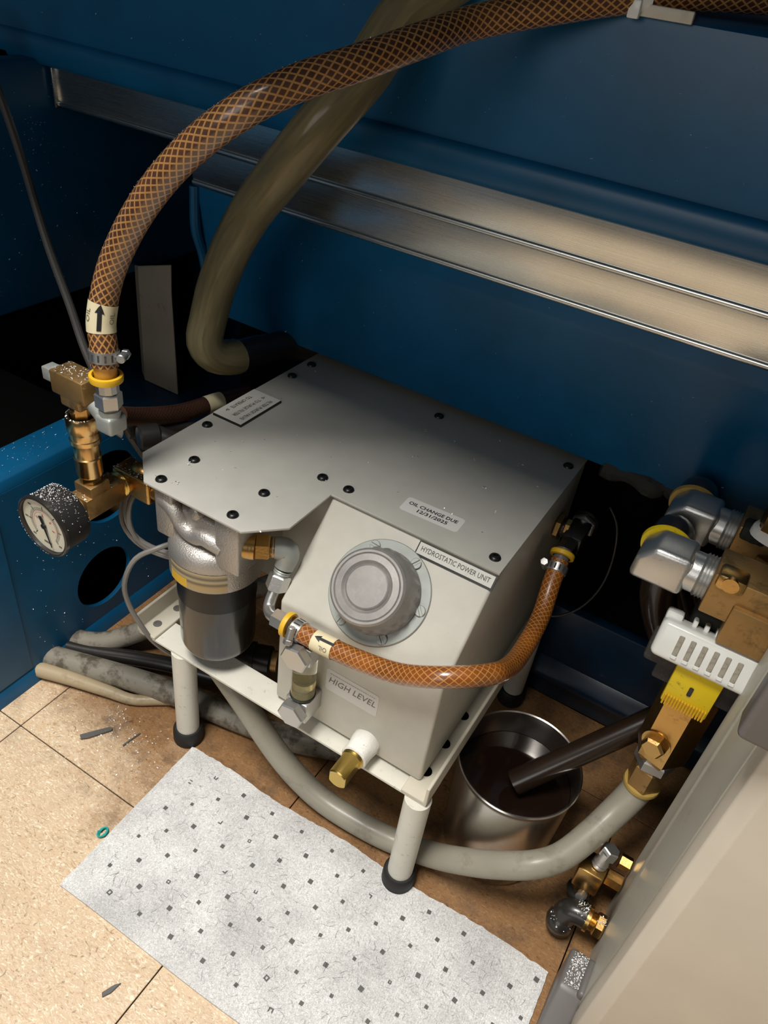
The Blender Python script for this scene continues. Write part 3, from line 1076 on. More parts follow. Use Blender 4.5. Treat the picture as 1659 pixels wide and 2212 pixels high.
put(leg0, (0.1585, 0.0975, 0.018), pu)
ft0.location = (0, 0, -0.018)
for x, y in ((0.4395, 0.0930), (0.1585, 0.375), (0.4395, 0.375)):
    dup(leg0, (x, y, 0.018), pu)

# =========================================================================================
# OIL FILTER (head bolted under the lid, spin-on can)
# =========================================================================================
of = thing('oil_filter', 'black spin-on oil filter can under a cast aluminium head', 'oil filter', (0.1875, 0.117, 0.16))
FA = Vector((0.1885, 0.117, 0))
b = B()
b.box((0.1455, 0.0865, 0.3035), (0.1660, 0.150, 0.3551), 0.002)
b.box((0.2130, 0.0865, 0.3000), (0.2385, 0.150, 0.3551), 0.002)
b.box((0.1560, 0.0915, 0.3000), (0.2250, 0.1480, 0.3400), 0.004, 3)
b.lathe([(0, 0), (0.0405, 0), (0.0430, 0.002), (0.0430, 0.026), (0.0430, 0.0300), (0.0420, 0.0345), (0.0395, 0.0390), (0.034, 0.0425), (0.024, 0.044), (0, 0.0445)], FA + Vector((0, 0, 0.2675)), (0, 0, 1), 56)
b.tube([(0.150, 0.0935, 0.3400), (0.158, 0.0925, 0.3390), (0.166, 0.0915, 0.3340), (0.172, 0.0915, 0.3250), (0.180, 0.0910, 0.3195), (0.189, 0.0905, 0.3185), (0.198, 0.0905, 0.3220), (0.207, 0.0910, 0.3210), (0.217, 0.0930, 0.3180)], 0.0080, 14, 0.002)
b.cyl((0.1880, 0.1070, 0.3420), (0.1880, 0.0890, 0.3420), 0.0080, 0.0062, n=20, bev=0.001)
head = b.obj('filter_head', 'castalu', of, 50)
b = B()                                             # sticker wrapped on the skirt
n = 16
vs0 = []
for k in range(n + 1):
    a = math.radians(-115 + 78 * k / n)
    vs0.append((FA.x + 0.0434 * math.cos(a), FA.y + 0.0434 * math.sin(a)))
low = b.verts([(x, y, 0.2705) for x, y in vs0])
top = b.verts([(x, y, 0.2915) for x, y in vs0])
for k in range(n):
    b.face([low[k], low[k + 1], top[k + 1], top[k]])
fl_ = b.obj('filter_label', 'filterlabel', head)
fl_['label'] = 'worn yellow and brown filter label'
b = B()
b.lathe([(0.0375, 0.2675), (0.0375, 0.2380)], FA, (0, 0, 1), 56)
b.obj('can_collar', 'can2', of)
b = B()
pr = [(0.0368, 0.2380), (0.0366, 0.180)]
for k in range(1, 9):
    a = math.pi / 2 * k / 8
    pr.append((0.0366 - 0.010 * (1 - math.cos(a)), 0.180 - 0.014 * math.sin(a)))
pr += [(0.022, 0.1645), (0.0, 0.1640)]
b.lathe(pr, FA, (0, 0, 1), 56)
b.obj('filter_can', 'can', of, 50)
# right port fitting: brass hex, steel elbow, compression nut
b = B()
b.cyl((0.230, 0.100, 0.3245), (0.241, 0.1065, 0.3240), 0.0120, n=24)
b.hexa((0.2405, 0.1060, 0.3240), (0.2515, 0.1135, 0.3240), 0.0122, 6, 0.3)
b.lathe([(0.0090, 0), (0.0098, 0.0012), (0.0090, 0.0024), (0.0098, 0.0036), (0.0090, 0.0048)], (0.2515, 0.1135, 0.3240), (0.011, 0.0075, 0), 24)
b.obj('port_adapter', 'brass', of, 30)
b = B()
b.tube([(0.2510, 0.1132, 0.3240), (0.2585, 0.1183, 0.3237), (0.2640, 0.1215, 0.3215), (0.2652, 0.1205, 0.3165), (0.2648, 0.1165, 0.3065)], lambda t: 0.0088 + 0.0016 * math.sin(math.pi * min(1, t * 1.1)), 20, 0.002)
b.lathe([(0.0072, 0), (0.008, 0.001), (0.0072, 0.002), (0.008, 0.003), (0.0072, 0.004), (0.0072, 0.006)], (0.2646, 0.1155, 0.3045), (-0.0004, -0.0030, -0.0060), 20)
b.obj('port_elbow', 'zinc', of, 40)
b = B()
b.hexa((0.2644, 0.1130, 0.3010), (0.2636, 0.1068, 0.2870), 0.0100, 6, 0.2)
b.obj('compression_nut', 'steel', of, 25)

# =========================================================================================
# LEFT GAUGE MANIFOLD (brass)
# =========================================================================================
GX = 0.085
GZ = 0.3185
gm = thing('brass_manifold', 'brass tee and quick coupler stack rising beside the filter head', 'pipe fitting', (GX, 0.08, 0.30))
b = B()
b.cyl((0.148, 0.117, GZ), (0.118, 0.117, GZ), 0.0095, n=20)
b.hexa((0.140, 0.117, GZ), (0.124, 0.117, GZ), 0.0125, 6, 0.1)
b.box((0.0725, 0.1055, GZ - 0.0125), (0.1180, 0.1300, GZ + 0.0125), 0.0028, 3)
b.sphere((0.0955, 0.122, GZ + 0.004), 0.0140, 1.2, 0.9, 0.9)
b.cyl((GX, 0.112, GZ), (GX, 0.100, GZ), 0.0115, n=22)
b.obj('elbow', 'brass', gm, 35)
b = B()
b.lathe([(0.0115, 0), (0.0127, 0.0012), (0.0115, 0.0024), (0.0127, 0.0036), (0.0115, 0.0048), (0.0, 0.005)], (GX, 0.1035, GZ), (0, -1, 0), 24)
b.obj('thread', 'drainbrass', gm)
b = B()
b.box((GX - 0.0108, 0.0560, GZ - 0.0108), (GX + 0.0108, 0.1000, GZ + 0.0108), 0.0012)
b.box((GX - 0.0105, 0.0620, GZ), (GX + 0.0105, 0.0835, GZ + 0.0205), 0.0012)
b.lathe([(0.0085, 0), (0.0093, 0.001), (0.0085, 0.002), (0.0093, 0.003), (0.0085, 0.004)], (GX, 0.0565, GZ), (0, -1, 0), 22)
b.obj('lower_tee', 'dullbrass', gm, 30)
CY = 0.0722
b = B()
b.hexa((GX, CY, GZ + 0.020), (GX, CY, GZ + 0.029), 0.0088, 6)
b.lathe([(0, 0), (0.0105, 0), (0.0112, 0.002), (0.0112, 0.017), (0.0118, 0.018), (0.0118, 0.0195), (0.0108, 0.0205), (0.0105, 0.034), (0.0098, 0.036), (0, 0.036)], (GX, CY, GZ + 0.028), (0, 0, 1), 40)
b.obj('coupler_body', 'brightbrass', gm, 40)
b = B()
b.lathe([(0.0098, 0), (0.0128, 0.002), (0.0130, 0.006), (0.0124, 0.0068), (0.0124, 0.0120), (0.0128, 0.0135), (0.0136, 0.0150), (0.0136, 0.0255), (0.0128, 0.0275), (0.0105, 0.0275), (0.0100, 0.024)], (GX, CY, GZ + 0.060), (0, 0, 1), 72, 0, lambda k, t: 1 + (0.012 * math.cos(36 * t + k * 1.5) if k in (2, 6, 7) else 0))
b.obj('coupler_sleeve', 'brightbrass', gm, 30)
b = B()
b.hexa((GX, CY, GZ + 0.084), (GX, CY, GZ + 0.098), 0.0092, 6, 0.3)
b.cyl((GX, CY, GZ + 0.097), (GX, CY, GZ + 0.104), 0.0075, n=18)
b.obj('coupler_plug', 'brass', gm, 30)
TZ = 0.4345
b = B()
b.box((0.0660, CY - 0.0112, TZ - 0.0095), (0.1035, CY + 0.0112, TZ + 0.0108), 0.0015)
b.box((0.0735, CY - 0.0108, TZ - 0.0190), (0.0965, CY + 0.0108, TZ), 0.0030, 3)
b.obj('upper_tee', 'dullbrass', gm, 30)
b = B()
b.box((0.0500, CY - 0.0058, TZ - 0.0058), (0.0660, CY + 0.0058, TZ + 0.0058), 0.001)
b.cyl((0.0615, CY, TZ), (0.067, CY, TZ), 0.0085, n=20)
b.obj('square_plug', 'zinc', gm, 30)

# =========================================================================================
# PRESSURE GAUGE
# =========================================================================================
GC = Vector((GX + 0.001, 0.0170, GZ + 0.003))
pg = thing('pressure_gauge', 'round black pressure gauge with cream dial, dusted with metal chips', 'gauge', (GC.x, GC.y, GC.z - 0.03))
ax = (0, -1, 0)
b = B()
b.cyl((GX, 0.0560, GZ), (GX, 0.044, GZ), 0.0080, n=20)
b.hexa((GX, 0.0525, GZ), (GX, 0.0460, GZ), 0.0100, 4, 0.78)
b.obj('stem', 'brass', pg, 30)
b = B()
b.lathe([(0, -0.0285), (0.0225, -0.0285), (0.0262, -0.0270), (0.0275, -0.024), (0.0278, 0.0), (0.0268, 0.0), (0.0262, -0.003), (0.0255, -0.0035), (0, -0.0036)], GC, ax, 64)
b.obj('case', 'rubber', pg, 35)
b = B()
b.lathe([(0.0280, -0.0030), (0.0293, -0.0022), (0.0293, 0.0008), (0.0280, 0.0014), (0.0268, 0.0010), (0.0266, -0.0020)], GC, ax, 64)
b.obj('bezel', 'blackpipe', pg, 40)
b = B()
b.lathe([(0.0265, 0.0), (0, 0.0)], GC + Vector((0, 0.0022, 0)), ax, 48)
dl = b.obj('dial', 'dial', pg)


def dialpt(r, deg):
    """deg clockwise from the top as read on the face, seen from the front (-y)"""
    a = math.radians(deg)
    return (r * math.sin(a), r * math.cos(a))


DO = GC + Vector((0, 0.0020, 0))
vs, fs = [], []


def quad(a, c, wd):
    ax_, ay = a
    bx, by = c
    l = math.hypot(bx - ax_, by - ay)
    px, py = -(by - ay) / l * wd, (bx - ax_) / l * wd
    q = len(vs)
    vs.extend([(ax_ + px, ay + py), (bx + px, by + py), (bx - px, by - py), (ax_ - px, ay - py)])
    fs.append((q, q + 1, q + 2, q + 3))


for k in range(61):
    d = -135 + 270 * k / 60
    big = k % 10 == 0
    quad(dialpt(0.0158, d), dialpt(0.0195 if big else 0.0178, d), 0.00038 if big else 0.00016)
for k in range(40):
    quad(dialpt(0.0152, -135 + 270 * k / 40), dialpt(0.0152, -135 + 270 * (k + 1) / 40), 0.00014)
flat('scale', vs, fs, DO, (1, 0, 0), (0, 0, 1), 'ink', dl)
vs, fs = [], []
for k in range(30):
    quad(dialpt(0.0138, -120 + 240 * k / 30), dialpt(0.0138, -120 + 240 * (k + 1) / 30), 0.0009)
flat('inner_scale', vs, fs, DO, (1, 0, 0), (0, 0, 1), 'pinkink', dl)
vs, fs = [], []
for d in (-60, -5, 50, 100):
    quad(dialpt(0.0085, d), dialpt(0.0115, d), 0.0007)
flat('inner_marks', vs, fs, DO, (1, 0, 0), (0, 0, 1), 'redink', dl)
vs, fs = [], []
quad((-0.0045, -0.0185), (0.0045, -0.0185), 0.0010)
for d in (-90, -45, 135, -135):
    a = dialpt(0.0222, d)
    quad((a[0] - 0.0018, a[1]), (a[0] + 0.0018, a[1]), 0.0008)
flat('dial_print', vs, fs, DO, (1, 0, 0), (0, 0, 1), 'greyink', dl)
b = B()
nd = math.radians(164)
dv = Vector((math.sin(nd), 0, math.cos(nd)))
pv = Vector((math.cos(nd), 0, -math.sin(nd)))
o_ = GC + Vector((0, 0.0004, 0))
b.prism([o_ + dv * 0.0215 + pv * 0.0004, o_ + dv * 0.0215 - pv * 0.0004, o_ - dv * 0.002 - pv * 0.0011, o_ - dv * 0.010 - pv * 0.0021, o_ - dv * 0.010 + pv * 0.0021, o_ - dv * 0.002 + pv * 0.0011], (0, 0.0005, 0))
b.cyl(o_ + Vector((0, 0.001, 0)), o_ + Vector((0, -0.0008, 0)), 0.0024, n=16)
b.obj('needle', 'ink', pg)

# =========================================================================================
# HOSES
# =========================================================================================


def wrap(P, T, X, Y, r, s0, ang0, vs, fs, name, m, parent):
    """lay flat (along, around) shapes on a hose: along in metres from arc length s0, around in metres about angle ang0"""
    u = [0.0]
    for i in range(1, len(P)):
        u.append(u[-1] + (P[i] - P[i - 1]).length)
    out = []
    for a, c in vs:
        s_ = min(max(s0 + a, 0), u[-1] - 1e-5)
        i = max(k for k in range(len(u)) if u[k] <= s_)
        i = min(i, len(P) - 2)
        t = (s_ - u[i]) / (u[i + 1] - u[i])
        p = P[i].lerp(P[i + 1], t)
        x = X[i].lerp(X[i + 1], t).normalized()
        y = Y[i].lerp(Y[i + 1], t).normalized()
        th = ang0 - c / r
        out.append(p + x * r * math.cos(th) + y * r * math.sin(th))
    c0 = out[0].copy()
    me = bpy.data.meshes.new(name)
    me.from_pydata([tuple(p - c0) for p in out], [], fs)
    return link(name, me, c0, m, parent, 0)


def face_angle(P, X, Y, i):
    d = (Vector((0.5526, -0.2910, 0.7574)) - P[i])
    return math.atan2(d.dot(Y[i]), d.dot(X[i]))


def sub(P, s0, s1):
    u = 0.0
    out = []
    for i in range(len(P)):
        if i:
            u += (P[i] - P[i - 1]).length
        if s0 <= u <= s1:
            out.append(P[i])
    return out


def at_len(P, s):
    u = 0.0
    for i in range(1, len(P)):
        u += (P[i] - P[i - 1]).length
        if u >= s:
            return i
    return len(P) - 1


def arrow2d(L_, wd, hl_, hw):
    return [(-L_ / 2, -wd), (L_ / 2 - hl_, -wd), (L_ / 2 - hl_, wd), (-L_ / 2, wd), (L_ / 2 - hl_ - 0.0006, -hw), (L_ / 2, 0), (L_ / 2 - hl_ - 0.0006, hw), (L_ / 2 - hl_, 0), (L_ / 2 - hl_ * 0.5, -hw * 0.5), (L_ / 2 - hl_ * 0.5, hw * 0.5)], [(0, 1, 7), (0, 7, 3), (7, 2, 3), (4, 8, 7), (8, 5, 7), (7, 5, 9), (7, 9, 6)]


def clamp(P, T, X, Y, i, r, ang, parent, w_=0.0085):
    """worm drive hose clamp round the hose at path index i, its screw housing at angle ang"""
    b = B()
    c, a = P[i], T[i]
    b.lathe([(r, -w_ / 2), (r + 0.0011, -w_ / 2), (r + 0.0011, w_ / 2), (r, w_ / 2), (r, -w_ / 2)], c, a, 40)
    cl = b.obj('hose_clamp', 'steel', parent)
    b = B()
    x, y, _ = frame(a)
    for k in range(14):
        t = 2 * math.pi * k / 14
        rad = x * math.cos(t) + y * math.sin(t)
        tn = a.cross(rad)
        o_ = c + rad * (r + 0.00115)
        b.prism([o_ - tn * 0.0007 - a * w_ * 0.32, o_ + tn * 0.0007 - a * w_ * 0.32, o_ + tn * 0.0007 + a * w_ * 0.32, o_ - tn * 0.0007 + a * w_ * 0.32], rad * 0.0002)
    b.obj('band_slots', 'darkgrey', cl)
    rad = X[i] * math.cos(ang) + Y[i] * math.sin(ang)
    tn = a.cross(rad)
    b = B()
    o_ = c + rad * (r + 0.0035)
    b.cyl(o_ - tn * 0.0065, o_ + tn * 0.0045, 0.0034, n=16, bev=0.0006)
    b.hexa(o_ + tn * 0.0045, o_ + tn * 0.0095, 0.0040, 6)
    b.obj('clamp_screw', 'steel', cl, 30)
    return cl


# big brown braided return hose -----------------------------------------------------
bh = thing('braided_hose', 'long thick brown braided hose arching over to the machine top', 'hose', (0.119, CY, 0.42))
HB = [(0.1195, CY, 0.4640), (0.1180, 0.0745, 0.480), (0.1150, 0.077, 0.495), (0.1180, 0.086, 0.529), (0.136, 0.091, 0.566), (0.164, 0.094, 0.603), (0.193, 0.099, 0.633), (0.222, 0.108, 0.657), (0.245, 0.131, 0.6745), (0.2655, 0.165, 0.687), (0.281, 0.207, 0.699), (0.297, 0.256, 0.7115), (0.336, 0.297, 0.7255), (0.385, 0.335, 0.7390), (0.448, 0.372, 0.747), (0.55, 0.42, 0.750), (0.70, 0.46, 0.750)]
RB = 0.0105
b = B()
b.tube(HB, RB, 28, 0.004)
b.obj('hose_tube', 'braid_big', bh, 60)
P, T, X, Y = path(HB, 0.004)
clamp(P, T, X, Y, at_len(P, 0.0065), RB, face_angle(P, X, Y, 1) + 1.25, bh)
lab = sub(P, 0.026, 0.052)
b = B()
b.tube(lab, RB + 0.0004, 28, 0.004, caps=False)
hlb = b.obj('hose_label', 'label', bh, 60)
hlb['label'] = 'cream oil flow label with black arrow'
k0 = at_len(P, 0.039)
fa = face_angle(P, X, Y, k0)
vs, fs = arrow2d(0.0205, 0.0016, 0.0065, 0.0036)
wrap(P, T, X, Y, RB + 0.0008, 0.0385, fa - 0.15, vs, fs, 'arrow', 'ink', hlb)
tv, tf = text2d('OIL', 0.0062)
for da in (0.75, -1.0):
    wrap(P, T, X, Y, RB + 0.0008, 0.0385, fa + da, tv, tf, 'lettering', 'greyink', hlb)
b = B()
b.cyl((0.1195, CY, 0.448), (0.1195, CY, 0.466), 0.0088, n=22)
b.obj('hose_barb', 'amber', bh)
b = B()
b.lathe([(0.0095, 0), (0.0128, 0.0004), (0.0132, 0.004), (0.0128, 0.0055), (0.0105, 0.0058), (0.0098, 0.003)], (0.1195, CY, 0.4510), (0, 0, 1), 40)
b.obj('yellow_collar', 'yellow', bh)
b = B()
b.hexa((0.1195, CY, 0.4410), (0.1195, CY, 0.4500), 0.0092, 12, 0.1)
b.hexa((0.1195, CY, 0.4275), (0.1195, CY, 0.4410), 0.0108, 6, 0.45)
b.obj('swivel_nut', 'steel', bh, 25)
b = B()
b.lathe([(0, 0), (0.0085, 0), (0.0085, 0.006), (0.007, 0.0065), (0.007, 0.009)], (0.1195, CY, 0.4195), (0, 0, 1), 22)
b.box((0.1105, CY - 0.0095, 0.4055), (0.1285, CY + 0.0095, 0.4215), 0.003, 3)
b.cyl((0.1030, CY, TZ - 0.010), (0.1120, CY, TZ - 0.018), 0.0078, n=20)
b.obj('steel_elbow', 'zinc', bh, 35)

# small amber hose over the tank front --------------------------------------------------
sh = thing('braided_hose', 'short amber braided hose looping across the front of the tank', 'hose', (0.36, 0.085, 0.28))
HS = [(0.3005, 0.0850, 0.2800), (0.318, 0.0845, 0.2805), (0.335, 0.0845, 0.2815), (0.367, 0.0840, 0.2860), (0.402, 0.0830, 0.2965), (0.438, 0.0845, 0.3165), (0.4625, 0.109, 0.3135), (0.4690, 0.150, 0.289), (0.4685, 0.192, 0.2735), (0.4655, 0.241, 0.2730), (0.4600, 0.271, 0.2910), (0.4580, 0.288, 0.3030)]
RS = 0.0086
b = B()
b.tube(HS, RS, 24, 0.004)
b.obj('hose_tube', 'braid_amber', sh, 60)
P, T, X, Y = path(HS, 0.004)
clamp(P, T, X, Y, at_len(P, 0.004), RS, face_angle(P, X, Y, 1) + 0.5, sh, 0.0095)
b = B()
b.tube(sub(P, 0.0215, 0.0455), RS + 0.0004, 24, 0.004, caps=False)
hlb = b.obj('hose_label', 'label', sh, 60)
hlb['label'] = 'cream oil flow label with black arrow'
fa = face_angle(P, X, Y, at_len(P, 0.033))
vs, fs = arrow2d(0.0195, 0.0012, 0.0055, 0.0030)
wrap(P, T, X, Y, RS + 0.0008, 0.0335, fa - 0.30, [(-a, c) for a, c in vs], fs, 'arrow', 'ink', hlb)
tv, tf = text2d('OIL', 0.0055)
wrap(P, T, X, Y, RS + 0.0008, 0.0350, fa + 0.45, [(-a, -c) for a, c in tv], tf, 'lettering', 'greyink', hlb)
b = B()
b.lathe([(0.0085, 0), (0.0112, 0.0004), (0.0115, 0.0035), (0.0110, 0.0048), (0.009, 0.005)], (0.2915, 0.0855, 0.2797), (1, 0, 0.02), 36)
b.obj('yellow_collar', 'yellow', sh)
b = B()
b.hexa((0.2790, 0.0870, 0.2780), (0.2920, 0.0855, 0.2797), 0.0088, 6, 0.2)
b.obj('ferrule_nut', 'steel', sh, 25)
b = B()
b.tube([(0.2637, 0.1075, 0.2885), (0.2632, 0.1020, 0.2800), (0.2650, 0.0965, 0.2745), (0.2715, 0.0905, 0.2745), (0.2800, 0.0868, 0.2778)], 0.0052, 16, 0.002)
b.obj('bent_tube', 'steel', sh, 60)
# far end: collar, clamp, barb
clamp(P, T, X, Y, len(P) - 3, RS, face_angle(P, X, Y, len(P) - 3) - 1.7, sh, 0.008)
tdir = (Vector(HS[-1]) - Vector(HS[-2])).normalized()
b = B()
b.lathe([(0.0085, 0), (0.0115, 0.0004), (0.0118, 0.0040), (0.0110, 0.0052), (0.009, 0.0055)], Vector(HS[-1]) + tdir * 0.004, tdir, 36)
b.obj('yellow_collar', 'yellow', sh)
b = B()
b.cyl(HS[-1], Vector(HS[-1]) + tdir * 0.012, 0.0075, n=18)
b.obj('hose_barb', 'greyplastic', sh)

# switch and tee on the tank's right side ----------------------------------------------------
sw = thing('pressure_switch', 'dark pressure switch with brass nuts on the tank right side', 'switch', (0.457, 0.34, 0.29))
b = B()
b.hexa((0.4345, 0.338, 0.3030), (0.4420, 0.338, 0.3030), 0.0135, 6, 0.2)
b.obj('port_nut', 'brass', sw, 25)
b = B()
b.cyl((0.441, 0.338, 0.3030), (0.458, 0.338, 0.3030), 0.0085, n=20)
b.box((0.4475, 0.318, 0.2935), (0.4665, 0.352, 0.3125), 0.002)
b.hexa((0.457, 0.296, 0.3035), (0.457, 0.318, 0.3030), 0.0095, 6, 0.3)
b.obj('switch_tee', 'blackpipe', sw, 25)
b = B()
b.hexa((0.4445, 0.333, 0.3100), (0.4505, 0.333, 0.3100), 0.0085, 6, 0.2)
b.obj('lock_nut', 'brass', sw, 25)
b = B()
b.hexa((0.457, 0.352, 0.3030), (0.457, 0.360, 0.3030), 0.0130, 6, 0.5)
b.obj('switch_nut', 'steel', sw, 25)
b = B()
b.cyl((0.457, 0.360, 0.3030), (0.457, 0.412, 0.3035), 0.0135, 0.0125, n=24, bev=0.002)
b.obj('switch_body', 'black', sw)
b = B()
b.tube([(0.466, 0.407, 0.306), (0.482, 0.402, 0.290), (0.492, 0.395, 0.255), (0.492, 0.385, 0.215), (0.480, 0.375, 0.185), (0.462, 0.365, 0.170), (0.445, 0.36, 0.165)], 0.0014, 8)
b.obj('switch_wire', 'blackpipe', sw)

# clear olive tube ------------------------------------------------------------------------------
ct = thing('clear_tube', 'thick translucent olive tube curving down behind the brown hose', 'tube', (0.06, 0.25, 0.36))
TP = [(0.30, 0.36, 0.78), (0.262, 0.330, 0.746), (0.224, 0.295, 0.707), (0.209, 0.265, 0.665), (0.189, 0.241, 0.629), (0.155, 0.236, 0.585), (0.108, 0.252, 0.533), (0.069, 0.262, 0.468), (0.053, 0.263, 0.420), (0.053, 0.257, 0.397), (0.058, 0.266, 0.381), (0.065, 0.286, 0.374), (0.066, 0.292, 0.3735)]
b = B()
b.tube(TP, 0.0188, 28, 0.006)
b.obj('tube_wall', 'tubeskin', ct, 70)
b = B()
b.tube(TP, 0.0166, 28, 0.006)
b.obj('tube_core', 'tubecore', ct, 70)

b = B()
b.tube([(0.066, 0.290, 0.3735), (0.067, 0.318, 0.370), (0.069, 0.345, 0.365), (0.074, 0.375, 0.360), (0.095, 0.405, 0.352)], 0.0165, 20)  # olive tube carried on; its shade is painted in as black
tag(b.obj('shaded_tube_end', 'blackpipe', None), 'shaded end of the olive tube, painted black for shade, by the lid corner', 'hose')

# dark braided hoses behind the gauge -------------------------------------------------------------
dh = thing('braided_hose', 'dark oily braided hose sagging behind the brass manifold toward the lid', 'hose', (0.03, 0.2, 0.31))
HD = [(0.088, 0.105, 0.392), (0.062, 0.114, 0.380), (0.040, 0.130, 0.363), (0.029, 0.183, 0.332), (0.034, 0.235, 0.315), (0.044, 0.285, 0.312), (0.055, 0.325, 0.310)]
b = B()
b.tube(HD, 0.0098, 20, 0.004)
b.obj('hose_tube', 'braid_dark', dh, 60)
P, T, X, Y = path(HD, 0.004)
b = B()
tl = sum((P[i] - P[i - 1]).length for i in range(1, len(P)))
b.tube(sub(P, tl - 0.060, tl - 0.036), 0.0102, 20, 0.004, caps=False)
b.obj('hose_label', 'label', dh, 60)
dh2 = thing('hose_stub', 'black hose end with cream label below the dark hose', 'hose', (0.04, 0.21, 0.295))
HD2 = [(0.018, 0.180, 0.312), (0.030, 0.205, 0.305), (0.040, 0.235, 0.298), (0.075, 0.262, 0.29)]
b = B()
b.tube(HD2, 0.0088, 18, 0.004)
b.obj('hose_tube', 'blackpipe', dh2, 60)
P, T, X, Y = path(HD2, 0.004)
b = B()
b.tube(sub(P, 0.010, 0.030), 0.0092, 18, 0.004, caps=False)
b.obj('hose_label', 'label', dh2, 60)
b = B()
b.lathe([(0, 0), (0.003, 0), (0.008, 0.008), (0, 0.008)], (0.010, 0.165, 0.316), (0.008, 0.015, -0.004), 14)
b.obj('hose_tip', 'wire', dh2)
# black fitting cluster behind the manifold elbow
b = B()
b.tube([(0.070, 0.165, 0.335), (0.085, 0.175, 0.330), (0.10, 0.205, 0.322), (0.105, 0.24, 0.31)], 0.011, 16, 0.004)
b.cyl((0.062, 0.150, 0.336), (0.073, 0.168, 0.335), 0.0125, n=16, bev=0.002)
tag(b.obj('black_hose_elbow', 'blackpipe', None), 'oily black hose elbow between the brass manifold and lid corner', 'hose')

# loose grey wires by the filter
wr = thing('wire_bundle', 'bundle of loose grey wires sagging between the manifold and filter', 'wire', (0.11, 0.1, 0.245))
for k, (dx, dz) in enumerate(((0, 0), (0.006, 0.006), (0.010, 0.002))):
    b = B()
    b.tube([(0.085 + dx, 0.115, 0.312), (0.083 + dx, 0.105, 0.295 + dz), (0.086 + dx, 0.100, 0.274 + dz), (0.097 + dx * .6, 0.104, 0.254 + dz), (0.118, 0.112, 0.244 + dz), (0.138, 0.122, 0.243 + dz), (0.16, 0.17, 0.25 + dz)], 0.0024, 8)
    b.obj('wire', 'wire', wr)
b = B()
b.tube([(0.140, 0.135, 0.262), (0.127, 0.104, 0.262), (0.1115, 0.089, 0.250), (0.1050, 0.078, 0.222), (0.108, 0.078, 0.195), (0.118, 0.083, 0.165), (0.124, 0.092, 0.138), (0.140, 0.110, 0.11), (0.17, 0.15, 0.08)], 0.0026, 8)
tag(b.obj('looped_wire', 'wire', None), 'single grey wire looping down around the left end of the tray', 'wire')

# =========================================================================================
# PIPES AND HOSES ON THE FLOOR
# =========================================================================================
gh = thing('grey_hose', 'fat grey vinyl hose sweeping under the tray to the brass valve', 'hose', (0.45, 0.14, 0))
GH = [(0.14, 0.135, 0.120), (0.185, 0.118, 0.122), (0.2245, 0.1115, 0.099), (0.272, 0.111, 0.050), (0.300, 0.1115, 0.029), (0.335, 0.1115, 0.0165), (0.392, 0.1145, 0.0135), (0.428, 0.1200, 0.0135), (0.460, 0.1200, 0.028), (0.491, 0.1160, 0.0554), (0.520, 0.1170, 0.0786), (0.5488, 0.1260, 0.0960), (0.567, 0.1420, 0.1030), (0.583, 0.1720, 0.1140), (0.5945, 0.1980, 0.1280), (0.6025, 0.2150, 0.1450), (0.6045, 0.2195, 0.1560), (0.6050, 0.220, 0.160)]
b = B()
b.tube(GH, lambda t: 0.0126 + 0.0016 * max(0, (t - 0.85) / 0.15), 28, 0.006)
b.obj('hose_tube', 'greyhose', gh, 60)

b = B()
b.tube([(-0.08, 0.105, 0.014), (-0.014, 0.127, 0.017), (0.033, 0.170, 0.038), (0.10, 0.25, 0.07), (0.15, 0.32, 0.09)], 0.0125, 16)
tag(b.obj('conduit', 'conduit', None), 'grey pipe rising from the pedestal edge behind the tray left end', 'pipe')
b = B()
b.tube([(-0.08, 0.090, 0.012), (-0.023, 0.110, 0.0115), (0.040, 0.136, 0.016), (0.084, 0.150, 0.022), (0.16, 0.172, 0.026), (0.23, 0.20, 0.03), (0.30, 0.24, 0.03)], 0.0095, 14)
tag(b.obj('black_pipe', 'blackpipe', None), 'black hose lying on the floor between the grey pipes', 'pipe')
b = B()
b.tube([(-0.08, 0.066, 0.0145), (-0.019, 0.0865, 0.0145), (0.069, 0.112, 0.0175), (0.115, 0.1245, 0.0165), (0.194, 0.140, 0.0145), (0.26, 0.155, 0.0145), (0.38, 0.21, 0.0145)], 0.0142, 16)
tag(b.obj('conduit', 'conduit', None), 'long grey pipe lying on the floor behind the left leg', 'pipe')
b = B()
b.tube([(-0.08, 0.045, 0.011), (-0.022, 0.066, 0.0105), (0.045, 0.0850, 0.0090), (0.075, 0.094, 0.0070), (0.10, 0.112, 0.0068), (0.15, 0.15, 0.0068)], lambda t: 0.0105 - 0.004 * min(1, t * 1.6), 14)
tag(b.obj('tan_pipe', 'tanpipe', None), 'tan pipe on the floor under the lowest grey pipe', 'pipe')
b = B()
b.cyl((0.165, 0.160, 0.090), (0.210, 0.180, 0.090), 0.016, n=24, bev=0.002)
b.cyl((0.188, 0.170, 0.090), (0.192, 0.172, 0.090), 0.018, n=24)
hc = b.obj('pump_coupling', 'black', None)
tag(hc, 'black cylindrical hose coupling in the shade behind the filter can', 'coupling')
b = B()
b.cyl((0.209, 0.1795, 0.090), (0.216, 0.1827, 0.090), 0.012, n=20)
b.obj('brass_end', 'dullbrass', hc)

